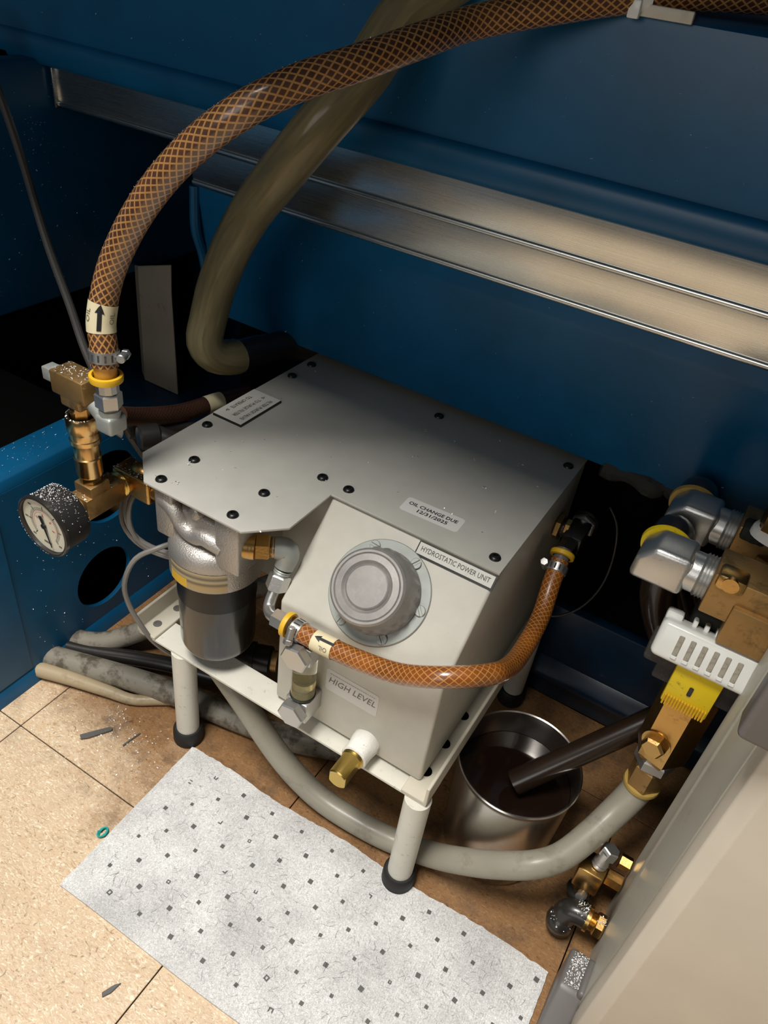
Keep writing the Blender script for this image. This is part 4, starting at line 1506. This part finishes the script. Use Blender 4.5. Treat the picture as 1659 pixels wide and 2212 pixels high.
# =========================================================================================
# STEEL BUCKET AND DRAIN TUBE
# =========================================================================================
bk = thing('steel_bucket', 'stainless steel bucket of dark oil beside the right leg', 'bucket', (0.500, 0.190, 0))
BC = Vector((0.500, 0.190, 0))
b = B()
b.lathe([(0, 0.0005), (0.049, 0.0005), (0.0525, 0.003), (0.0533, 0.008), (0.0578, 0.128), (0.0582, 0.1325), (0.0600, 0.1345), (0.0605, 0.1368), (0.0595, 0.1380), (0.0580, 0.1372), (0.0570, 0.130), (0.0525, 0.006), (0, 0.004)], BC, (0, 0, 1), 72)
b.obj('bucket_shell', 'bucket', bk, 40)
b = B()
b.lathe([(0, 0.108), (0.0558, 0.108), (0.0558, 0.1075), (0, 0.1065)], BC, (0, 0, 1), 48)
b.obj('oil', 'oil', bk)
b = B()
DT0, DT1 = Vector((0.503, 0.176, 0.122)), Vector((0.612, 0.272, 0.226))
b.lathe([(0.0085, 0), (0.0118, 0), (0.0118, (DT1 - DT0).length), (0.0085, (DT1 - DT0).length)], DT0, DT1 - DT0, 24)
b.lathe([(0.0085, 0), (0.0085, 0.05), (0, 0.05)], DT0, DT1 - DT0, 24)
tag(b.obj('drain_tube', 'brownpipe', None), 'oily brown tube slanting down into the steel bucket', 'tube')

# =========================================================================================
# RIGHT SIDE: BRASS VALVE STACK, MANIFOLDS, WHITE COMB BLOCK
# =========================================================================================
VX, VY = 0.6050, 0.2200
bv = thing('brass_valve', 'hexagonal brass valve standing on the grey hose end', 'valve', (VX, VY, 0.17))
b = B()
b.lathe([(0.013, 0), (0.0165, 0.0005), (0.0172, 0.0030), (0.0165, 0.0052), (0.0135, 0.006)], (VX, VY, 0.1560), (0, 0, 1), 40)
b.obj('ochre_ring', 'ochre', bv)
b = B()
b.hexa((VX, VY, 0.160), (VX, VY, 0.190), 0.0160, 6, 0.25)
b.obj('hose_tail_nut', 'dullbrass', bv, 25)
b = B()
b.hexa((VX, VY, 0.190), (VX, VY, 0.204), 0.0180, 6, 0.6)
b.obj('lock_nut', 'steel', bv, 25)
b = B()
b.lathe([(0, 0.203), (0.0180, 0.203), (0.0230, 0.211), (0.0230, 0.288), (0.0195, 0.296), (0, 0.296)], (VX, VY, 0), (0, 0, 1), 6, 0.28)
b.obj('valve_body', 'brass', bv, 25)
b = B()
b.lathe([(0, 0), (0.0105, 0), (0.0105, 0.008), (0.0085, 0.0105), (0, 0.0105)], (VX - 0.007, VY - 0.0185, 0.2350), (-0.2, -1, 0.0), 6, 0.2)
b.lathe([(0.0128, -0.002), (0.0128, 0.0015), (0, 0.0015)], (VX - 0.007, VY - 0.0185, 0.2350), (-0.2, -1, 0.0), 24)
b.obj('side_plug', 'brass', bv, 25)
# yellow ribbed tag
b = B()
b.box((0.5835, 0.1915, 0.2920), (0.6195, 0.1990, 0.3340), 0.0015)
yt = b.obj('yellow_tag', 'tagyellow', bv)
for k in range(15):
    x = 0.5850 + k * 0.00226
    b = B()
    b.box((x, 0.1895, 0.2905), (x + 0.0015, 0.1995, 0.3020), 0.0005, 1)
    b.obj('rib', 'yellow', yt)
b = B()
b.box((0.5990, 0.1909, 0.3090), (0.6022, 0.1916, 0.3185), 0.001)
b.obj('tag_window', 'darkgrey', yt)

# dark fibre board and white comb block
wb = thing('comb_block', 'white slotted plastic block beside the cabinet top edge', 'plastic block', (0.6, 0.21, 0.31))
b = B()
b.box((0.5580, 0.2005, 0.3160), (0.6440, 0.2150, 0.3440), 0.003)
b.box((0.5700, 0.2030, 0.3000), (0.6400, 0.2140, 0.3200), 0.002)
b.obj('fibre_board', 'darkgrey', wb)
rotx = Matrix.Rotation(math.radians(-22), 3, 'X')
pv_ = (0.603, 0.2, 0.348)
b = B()
b.box((0.5605, 0.1880, 0.3330), (0.6455, 0.2120, 0.3640), 0.0050, 4, rotx, pv_)
for k in range(5):
    x = 0.5825 + k * 0.0087
    b.box((x - 0.0018, 0.1990, 0.3600), (x + 0.0018, 0.2120, 0.3690), 0.0007, 1, rotx, pv_)
b.box((0.5605, 0.1985, 0.3600), (0.5735, 0.2120, 0.3690), 0.0025, 2, rotx, pv_)
b.box((0.6285, 0.1985, 0.3600), (0.6455, 0.2120, 0.3690), 0.0025, 2, rotx, pv_)
wbk = b.obj('block_body', 'white', wb, 40)
for k in range(6):
    x = 0.5780 + k * 0.0087
    b = B()
    b.box((x - 0.0020, 0.1872, 0.3400), (x + 0.0020, 0.1890, 0.3570), 0.0006, 1, rotx, pv_)
    b.obj('slot', 'slot', wbk)
    b = B()
    b.box((x - 0.0023, 0.1866, 0.3372), (x + 0.0023, 0.1890, 0.3402), 0.0006, 1, rotx, pv_)
    b.obj('tooth', 'white', wbk)
b = B()
b.box((0.5780, 0.2165, 0.3300), (0.6650, 0.250, 0.3700), 0.006, 3)
tag(b.obj('black_block', 'foam', None), 'shaggy black padded block behind the white slotted block', 'block')


def manifold(label, x0, y0, z0, sc, dark):
    g = thing('brass_elbow_manifold', label, 'pipe fitting', (x0 + 0.06, y0, z0 - 0.02), None)
    r = 0.0165 * sc
    # steel street elbow with a chamfered nose turning down
    b = B()
    b.prism([(x0, y0 - r, z0 - r), (x0 + 0.040 * sc, y0 - r, z0 - r), (x0 + 0.040 * sc, y0 - r, z0 + r), (x0 + 0.012, y0 - r, z0 + r), (x0 + 0.001, y0 - r, z0 + r * 0.25)], (0, 2 * r, 0), 0.0045, 3)
    b.obj('steel_elbow', 'steel', g, 35)
    b = B()
    pr = [(0, 0)]
    for k in range(4):
        pr += [(r * 0.98, 0.0005 + k * 0.0024), (r * 1.06, 0.0017 + k * 0.0024)]
    pr += [(r * 0.95, 0.0105), (0, 0.0105)]
    pr = [(r * 0.95, -0.002), (r * 0.95, 0.006)] + [(a, h + 0.006) for a, h in pr[1:]]
    b.lathe(pr, (x0 + 0.040 * sc, y0, z0), (1, 0, 0), 32)
    b.obj('thread', 'steel', g)
    xb = x0 + 0.040 * sc + 0.0155
    b = B()
    h = r * 1.12
    b.box((xb, y0 - h, z0 - h), (xb + 0.13, y0 + h, z0 + h), 0.0015)
    b.box((xb + 0.020, y0 - h * 1.25, z0 - h * 1.9), (xb + 0.085, y0 + h * 0.9, z0), 0.0015)
    b.obj('brass_body', 'dullbrass', g, 30)
    b = B()
    b.cyl((xb + 0.012, y0 - h * 1.0, z0 + h * 0.85), (xb + 0.012, y0 - h * 1.0 - 0.004, z0 + h * 0.85), 0.006, n=14)
    b.box((xb + 0.002, y0 - h - 0.003, z0 + h * 0.45), (xb + 0.022, y0 - h * 0.2, z0 + h + 0.003), 0.003, 2)
    b.obj('boss', 'brass' if not dark else 'foam', g)
    # hose leaving the back of the elbow with a coloured collar
    b = B()
    b.lathe([(r * 0.9, 0), (r * 1.18, 0.0005), (r * 1.22, 0.004), (r * 1.15, 0.006), (r * 0.9, 0.0065)], (x0 + r * 1.05, y0 + r, z0 - 0.003), (0, 1, 0.12), 36)
    b.obj('collar', 'ochre' if dark else 'tagyellow', g)
    b = B()
    b.tube([(x0 + r * 1.05, y0 + r, z0), (x0 + r * 1.05, y0 + r + 0.022, z0 - 0.002), (x0 + r + 0.003, y0 + r + 0.045, z0 - 0.03), (x0 + r + 0.01, y0 + r + 0.055, z0 - 0.09), (x0 + r + 0.05, y0 + r + 0.07, z0 - 0.17)], r * 0.98, 20)
    b.obj('hanging_hose', 'brownpipe', g, 60)
    return g


manifold('silver elbow on brass body, the nearer of the two at the right edge', 0.523, 0.216, 0.4030, 1.0, False)
manifold('silver elbow on brass body, the farther of the two, close to the blue panel', 0.527, 0.290, 0.4020, 1.0, True)
nf = thing('brass_nipple', 'brass nut and sealant ring at the extreme right edge above the manifolds', 'pipe fitting', (0.605, 0.27, 0.43))
b = B()
b.lathe([(0.012, 0), (0.0165, 0.001), (0.0160, 0.006), (0.012, 0.008)], (0.6060, 0.270, 0.4220), (0, 0, 1), 24, 0, lambda k, t: 1 + 0.04 * math.sin(4 * t))
b.obj('sealant_ring', 'tape', nf)
b = B()
b.hexa((0.6060, 0.270, 0.428), (0.6060, 0.270, 0.447), 0.0135, 6, 0.2)
b.cyl((0.6060, 0.270, 0.445), (0.6060, 0.270, 0.47), 0.011, n=20)
b.obj('nut', 'brass', nf, 25)

# small fittings low on the right ------------------------------------------------------------
sf = thing('brass_needle_valve', 'small brass block valve hanging below the grey hose by the cabinet', 'valve', (0.60, 0.165, 0.04))
b = B()
b.box((0.5870, 0.158, 0.052), (0.6110, 0.182, 0.083), 0.002)
b.hexa((0.5985, 0.168, 0.040), (0.5985, 0.169, 0.053), 0.0105, 8, 0.2)
b.obj('valve_block', 'brass', sf, 30)
b = B()
b.lathe([(0.0070, 0), (0.0076, 0.002), (0.0066, 0.004), (0.0076, 0.006), (0.0062, 0.010), (0.0062, 0.02)], (0.602, 0.171, 0.083), (0.15, 0.2, 1), 18)
b.hexa((0.6045, 0.175, 0.095), (0.6065, 0.178, 0.106), 0.0085, 6)
b.obj('valve_stem', 'steel', sf, 30)
b = B()
b.lathe([(0, 0), (0.0115, 0), (0.0125, 0.003), (0.0115, 0.005), (0, 0.005)], (0.5975, 0.166, 0.035), (0, 0, 1), 20)
b.obj('valve_ring', 'rubber', sf)
bn = thing('brass_plug', 'pair of small brass nuts against the grey cabinet side', 'pipe fitting', (0.62, 0.19, 0.05))
b = B()
b.hexa((0.6125, 0.180, 0.062), (0.6290, 0.180, 0.062), 0.0085, 6, 0.2)
b.obj('nut', 'brass', bn, 25)
b = B()
b.hexa((0.6170, 0.188, 0.083), (0.6290, 0.188, 0.083), 0.0075, 6, 0.5)
b.obj('upper_nut', 'brass', bn, 25)
be = thing('black_elbow', 'glossy black elbow with brass nut low beside the cabinet', 'pipe fitting', (0.60, 0.14, 0.02))
b = B()
b.tube([(0.5935, 0.1380, 0.0120), (0.5935, 0.1390, 0.0300), (0.5965, 0.1400, 0.0410), (0.6050, 0.1410, 0.0440), (0.6120, 0.1410, 0.0440)], lambda t: 0.0125 - 0.0015 * t, 20, 0.002)
b.sphere((0.5925, 0.136, 0.024), 0.0135)
b.obj('elbow_body', 'blackpipe', be, 60)
b = B()
b.lathe([(0.010, 0), (0.0122, 0.0005), (0.0122, 0.004), (0.010, 0.0045), (0.0085, 0.006), (0.0095, 0.007), (0.0085, 0.008), (0.0095, 0.009), (0.0085, 0.010)], (0.6110, 0.141, 0.044), (1, 0, 0), 24)
b.hexa((0.6200, 0.141, 0.044), (0.6290, 0.141, 0.044), 0.0115, 6, 0.3)
b.obj('elbow_nut', 'brass', be, 25)
b = B()
b.tube([(0.5990, 0.150, 0.052), (0.6010, 0.156, 0.050), (0.5995, 0.162, 0.044)], 0.0045, 10, 0.002)
b.obj('link_pipe', 'steel', be, 60)

# =========================================================================================
# CABINET at the right edge with its foot and latch
# =========================================================================================
cb = thing('cabinet', 'tall beige cabinet filling the lower right corner', 'cabinet', (0.9, 0.1, 0))
b = B()
b.prism([(x, y, 0.0) for x, y in ((0.6420, 0.034), (0.6320, 0.040), (0.6300, 0.052), (0.6300, 0.058), (0.6325, 0.060), (0.6325, 0.140), (0.9, 0.140), (0.9, 0.034))], (0, 0, 1.1), 0.0015, 2)
b.obj('door', 'cabinet', cb, 40)
b = B()
b.prism([(x, y, 0.0) for x, y in ((0.6360, 0.1385), (0.6360, 0.152), (0.6305, 0.154), (0.6305, 0.192), (0.9, 0.192), (0.9, 0.1385))], (0, 0, 1.1), 0.001, 1)
b.obj('frame', 'cabside', cb, 40)
b = B()
b.box((0.6300, 0.0605, 0.0), (0.6326, 0.139, 1.1), 0.0008, 1)
b.obj('door_edge', 'cabside', cb, 40)
b = B()
b.box((0.6110, 0.020, 0.4560), (0.6600, 0.040, 0.56), 0.004, 3)
tag(b.obj('door_latch', 'greyplastic', None), 'dark grey plastic latch on the cabinet edge at the far right', 'latch')

pf = thing('plastic_foot', 'dark grey plastic foot dusted with metal chips at the cabinet base', 'foot', (0.618, 0.07, 0))
b = B()
b.prism([(0.6085, 0.1010, 0.0), (0.6085, 0.030, 0.0), (0.6060, 0.030, 0.030), (0.6085, 0.066, 0.0575), (0.6085, 0.1010, 0.0590)], (0.0235, 0, 0), 0.0035, 3)
b.obj('foot_body', 'greyplastic', pf, 40)
b = B()
b.box((0.6250, 0.064, 0.040), (0.6320, 0.098, 0.064), 0.003, 3)
b.obj('foot_lip', 'greyplastic', pf, 40)

# =========================================================================================
# ABSORBENT PAD
# =========================================================================================
mt = thing('absorbent_pad', 'light grey dimpled absorbent pad on the floor in front of the unit', 'pad', (0.39, 0, 0))
b = B()
nx, ny = 92, 40
x0, x1 = 0.1765, 0.606
rng = random.Random(3)
grid = []
for i in range(nx + 1):
    row = []
    fx = i / nx
    xx = x0 + (x1 - x0) * fx
    yt = 0.0885 + 0.010 * fx + 0.0015 * math.sin(fx * 17) + rng.uniform(-.0007, .0007)
    yb = -0.0985 + 0.012 * fx + 0.0012 * math.sin(fx * 9 + 1)
    for j in range(ny + 1):
        fy = j / ny
        yy = yb + (yt - yb) * fy
        e = min(fx, 1 - fx, fy * 0.45, (1 - fy) * 0.45)
        zz = 0.0026 + 0.0011 * math.sin(xx * 60 + yy * 33) * math.sin(yy * 71 - xx * 20) * min(1, e * 14) + rng.uniform(0, .0003)
        row.append(b.bm.verts.new((xx - 0.0045 * fy + rng.uniform(-.0004, .0004) * (i in (0, nx)), yy, zz)))
    grid.append(row)
for i in range(nx):
    for j in range(ny):
        b.face([grid[i][j], grid[i + 1][j], grid[i + 1][j + 1], grid[i][j + 1]])
rim = [grid[i][0] for i in range(nx + 1)] + [grid[nx][j] for j in range(1, ny + 1)] + [grid[i][ny] for i in range(nx - 1, -1, -1)] + [grid[0][j] for j in range(ny - 1, 0, -1)]
low = [b.bm.verts.new((v.co.x, v.co.y, 0.0002)) for v in rim]
for k in range(len(rim)):
    q = (k + 1) % len(rim)
    b.face([rim[k], low[k], low[q], rim[q]])
b.obj('pad_sheet', 'pad', mt, 50)
b = B()
for i in range(-1, 24):
    for j in range(0, 12):
        if (i + j) % 2:
            continue
        x = 0.1820 + 0.01875 * i
        y = 0.0725 - 0.01875 * j + 0.012 * ((x - 0.18) / 0.43) * 1.0
        fx = (x - x0) / (x1 - x0)
        if not (0.182 < x < 0.602 and -0.094 + 0.012 * fx < y < 0.082 + 0.010 * fx):
            continue
        s_ = rng.uniform(0.0016, 0.0023)
        g = rng.uniform(-.15, .15)
        zz = 0.00285 + 0.0011 * math.sin(x * 60 + y * 33) * math.sin(y * 71 - x * 20)
        k = [(x + s_ * (math.cos(g) * a - math.sin(g) * c), y + s_ * (math.sin(g) * a + math.cos(g) * c)) for a, c in ((-1, -1), (1, -1), (1, 1), (-1, 1))]
        ins = [(x + (p - x) * 0.45, y + (q - y) * 0.45) for p, q in k]
        if rng.random() < 0.22:                       # some bond points show only their outline
            o4, i4 = b.verts([(p, q, zz + 0.00035) for p, q in k]), b.verts([(p, q, zz + 0.0003) for p, q in ins])
            for m_ in range(4):
                if rng.random() < 0.8:
                    b.face([o4[m_], o4[(m_ + 1) % 4], i4[(m_ + 1) % 4], i4[m_]])
        else:
            b.face(b.verts([(p, q, zz + 0.00035) for p, q in k]))
bd = b.obj('bond_dots', 'debris', mt, 0, norm=False)
bd['kind'] = 'stuff'


# =========================================================================================
# LOOSE BITS: fibres, swarf, scraps
# =========================================================================================
def fibres(name, n, rect, z, m, label, parent=None):
    b = B()
    r_ = random.Random(11)
    for k in range(n):
        x, y = r_.uniform(rect[0], rect[2]), r_.uniform(rect[1], rect[3])
        a = r_.uniform(0, 6.28)
        c = r_.uniform(-1, 1) * 160
        L_ = r_.uniform(0.002, 0.009)
        pts = []
        for i in range(6):
            pts.append((x, y))
            x += math.cos(a) * L_ / 5
            y += math.sin(a) * L_ / 5
            a += c * L_ / 5
        w_ = r_.uniform(0.00004, 0.00008)
        prev = None
        for i in range(6):
            d = Vector((pts[min(i + 1, 5)][0] - pts[max(i - 1, 0)][0], pts[min(i + 1, 5)][1] - pts[max(i - 1, 0)][1], 0)).normalized()
            nn = Vector((-d.y, d.x, 0)) * w_
            p = Vector((pts[i][0], pts[i][1], z))
            cur = [b.bm.verts.new(p + nn), b.bm.verts.new(p + Vector((0, 0, 0.0002))), b.bm.verts.new(p - nn)]
            if prev:
                b.face([prev[0], cur[0], cur[1], prev[1]])
                b.face([prev[1], cur[1], cur[2], prev[2]])
            prev = cur
    o = b.obj(name, m, parent, 0, norm=False)
    o['kind'] = 'stuff'
    o['label'] = label
    return o


fibres('lint_fibres', 700, (0.19, -0.08, 0.595, 0.082), 0.0038, 'fibre', 'fine dark lint fibres strewn over the pad', mt)


def swarf(name, spots, label, size=(0.0006, 0.0015), m='chip', parent=None, cat='metal chips'):
    """tiny curled flakes: each a bent strip of three quads"""
    b = B()
    r_ = random.Random(len(spots))
    for p in spots:
        s_ = r_.uniform(*size)
        ax_ = Vector((r_.uniform(-1, 1), r_.uniform(-1, 1), r_.uniform(-.4, .4))).normalized()
        up = Vector((r_.uniform(-.6, .6), r_.uniform(-.6, .6), 1)).normalized()
        sd = ax_.cross(up).normalized()
        rows = []
        for i in range(4):
            a = (i - 1.5) * r_.uniform(0.4, 0.9)
            c = Vector(p) + ax_ * math.sin(a) * s_ + up * (s_ * 0.55 - math.cos(a) * s_ * 0.4 + 0.0002)
            rows.append((b.bm.verts.new(c - sd * s_ * 0.3), b.bm.verts.new(c + sd * s_ * 0.3)))
        for i in range(3):
            b.face([rows[i][0], rows[i][1], rows[i + 1][1], rows[i + 1][0]])
    o = b.obj(name, m, parent, 0, norm=False)
    o['kind'] = 'stuff'
    o['label'] = label
    if parent is None:
        o['category'] = cat
    return o


R_ = random.Random(5)
sp = [(R_.uniform(0.13, 0.43), R_.uniform(0.19, 0.37), 0.3578) for k in range(26)] + [(R_.uniform(0.14, 0.26), R_.uniform(0.09, 0.19), 0.3578) for k in range(12)]
for cx, cy in ((0.343, 0.306), (0.375, 0.270), (0.300, 0.275), (0.385, 0.330), (0.160, 0.098), (0.152, 0.125), (0.255, 0.185), (0.285, 0.322)):
    sp += [(cx + R_.gauss(0, 0.0015), cy + R_.gauss(0, 0.0015), 0.3580) for k in range(5)]
swarf('swarf_on_lid', sp, 'tiny bright metal chips scattered on the flat lid')
sp = []
for k in range(520):
    a = R_.gauss(math.pi / 2, 0.55)
    sp.append((GC.x + 0.0280 * math.cos(a), GC.y + R_.uniform(0.001, 0.026), GC.z + 0.0280 * math.sin(a)))
for k in range(200):
    a = R_.uniform(math.radians(185), math.radians(275))
    sp.append((GC.x + 0.0285 * math.cos(a), GC.y - R_.uniform(0.0, 0.0015), GC.z + 0.0285 * math.sin(a)))
swarf('swarf_on_gauge', sp, 'bright metal dust covering the gauge case and rim', (0.00028, 0.0007))
sp = [(R_.uniform(0.067, 0.103), CY + R_.uniform(-.010, .010), TZ + 0.0108) for k in range(130)]
sp += [(R_.uniform(GX - .010, GX + .010), R_.uniform(0.057, 0.099), GZ + 0.0108 + (0.0097 if 0 else 0)) for k in range(90)]
sp += [(R_.uniform(0.074, 0.116), R_.choice((R_.uniform(0.107, 0.112), R_.uniform(0.112, 0.129))), GZ + 0.0126) for k in range(70)]
sp += [(GX + 0.013 * math.cos(a), CY + 0.013 * math.sin(a), GZ + 0.088) for a in [R_.uniform(0, 6.28) for k in range(60)]]
swarf('swarf_on_manifold', sp, 'bright metal chips lying on the brass manifold fittings', (0.0005, 0.0011))
sp = [(R_.uniform(0.612, 0.629), R_.uniform(0.068, 0.099), 0.0590) for k in range(420)]
swarf('swarf_on_foot', sp, 'silvery chip dust piled on the plastic foot', (0.0004, 0.0010))
sp = []
for k in range(70):
    u_, v_ = R_.uniform(0, 6.28), R_.uniform(0.1, 1.2)
    sp.append((0.5925 + 0.0136 * math.sin(v_) * math.cos(u_), 0.136 + 0.0136 * math.sin(v_) * math.sin(u_), 0.024 + 0.0136 * math.cos(v_)))
for k in range(60):
    u_, v_ = R_.uniform(0.600, 0.612), R_.gauss(0, 0.5)
    sp.append((u_, 0.141 + 0.0112 * math.sin(v_), 0.044 + 0.0112 * math.cos(v_)))
sp += [(R_.uniform(.6205, .6285), .141 + R_.uniform(-.004, .004), .0545) for k in range(30)]
swarf('swarf_on_elbow', sp, 'bright chips stuck on the black elbow and its nut', (0.0005, 0.0011))
sp = [(R_.uniform(-0.02, 0.19), R_.uniform(0.0, 0.095), 0.0003) for k in range(150)] + [(0.112 + R_.gauss(0, .02), 0.055 + R_.gauss(0, .012), .0003) for k in range(60)] + [(0.075 + R_.gauss(0, .008), 0.07 + R_.gauss(0, .006), .0003) for k in range(50)]
swarf('swarf_on_floor', sp, 'small bright chips scattered on the tiles left of the pad', (0.0005, 0.0013))
sp = [(-0.0395, R_.uniform(-0.05, 0.30), R_.uniform(0.02, 0.265)) for k in range(150)] + [(R_.uniform(-0.085, -0.045), R_.uniform(0.0, 0.32), 0.2835) for k in range(200)]
sp = [p for p in sp if p[0] < -0.0396 and (p[2] > 0.27 and p[1] < 0.222 or p[2] <= 0.27 and math.hypot(p[1] - 0.169, p[2] - 0.081) > 0.043 and math.hypot(p[1] - 0.193, p[2] - 0.205) > 0.048 and p[1] < 0.24) or p[0] > -0.0396 and math.hypot(p[1] - 0.169, p[2] - 0.081) > 0.043 and math.hypot(p[1] - 0.193, p[2] - 0.205) > 0.048 and p[1] < 0.24]
swarf('swarf_on_pedestal', sp, 'bright specks of swarf sticking to the blue pedestal', (0.0003, 0.0009))
sp = [(-0.2315, R_.gauss(0.30, 0.06), R_.uniform(0.36, 0.59)) for k in range(160)] + [(-0.2315, 0.31 + R_.gauss(0, 0.01), 0.53 + R_.gauss(0, 0.012)) for k in range(40)]
sp += [(R_.uniform(-0.25, 0.6), 0.3295, R_.uniform(0.63, 0.725)) for k in range(130)] + [(R_.uniform(0.0, 0.6), 0.3455, R_.uniform(0.39, 0.51)) for k in range(40)]
swarf('swarf_on_machine', sp, 'pale specks of swarf stuck to the blue machine panels', (0.0005, 0.0013))
P, T, X, Y = path(HB, 0.004)
sp = []
for k in range(420):
    i = R_.randint(18, 85)
    a = R_.gauss(0, 0.5)
    up = (Vector((0, 0, 1)) - T[i] * T[i].z).normalized()
    lf = T[i].cross(up)
    sp.append(tuple(P[i] + up * RB * math.cos(a) + lf * RB * math.sin(a)))
swarf('swarf_on_hose', sp, 'fine bright dust along the top of the brown hose', (0.0002, 0.0005))

# scraps on the floor
b = B()
for k in range(4):
    a0 = k * 1.7
    b.tube([(0.1690 + 0.0048 * math.cos(a0 + t * 0.9) * (1 - 0.1 * t), -0.038 + 0.0056 * math.sin(a0 + t * 0.9), 0.0012 + 0.0007 * k) for t in range(6)], 0.0009, 6, 0.001)
tag(b.obj('teal_scrap', 'teal', None), 'small curled teal plastic scrap at the pad left edge', 'plastic scrap')


def shard(pts, th, label):
    b = B()
    b.prism([(x, y, 0.0002) for x, y in pts], (0, 0, th), 0.0004, 1)
    tag(b.obj('metal_shaving', 'debris', None), label, 'shaving')


shard([(0.062, 0.028), (0.067, 0.025), (0.072, 0.030), (0.0855, 0.0525), (0.084, 0.055), (0.080, 0.054)], 0.003, 'dark oily metal shaving on the tiles, the wide one farther from the leg')
shard([(0.1085, 0.046), (0.1105, 0.0455), (0.1115, 0.056), (0.1135, 0.069), (0.1115, 0.068)], 0.002, 'thin dark metal shaving on the tiles, the one nearer the leg')
shard([(0.278, -0.140), (0.281, -0.1425), (0.2845, -0.136), (0.286, -0.1255), (0.282, -0.130)], 0.0018, 'small dark flake on the tiles near the bottom left of the pad')

# zip tie and pale strip at the top right
b = B()
P, T, X, Y = path(HB, 0.004)
best = min(range(len(P)), key=lambda i: (P[i] - Vector((0.380, 0.331, 0.738))).length)
b.lathe([(RB, -0.0035), (RB + 0.0014, -0.0035), (RB + 0.0014, 0.0035), (RB, 0.0035), (RB, -0.0035)], P[best], T[best], 28)
b.box(P[best] + Vector((-0.004, -0.0135, -0.013)), P[best] + Vector((0.004, -0.0085, -0.002)), 0.001)
tag(b.obj('zip_tie', 'white', None), 'white zip tie around the brown hose at the top edge', 'zip tie')
b = B()
b.box((0.345, 0.325, 0.7270), (0.420, 0.3295, 0.7345), 0.001)
tag(b.obj('pale_strip', 'cream', None), 'pale strip on the blue housing edge under the zip tie', 'strip')
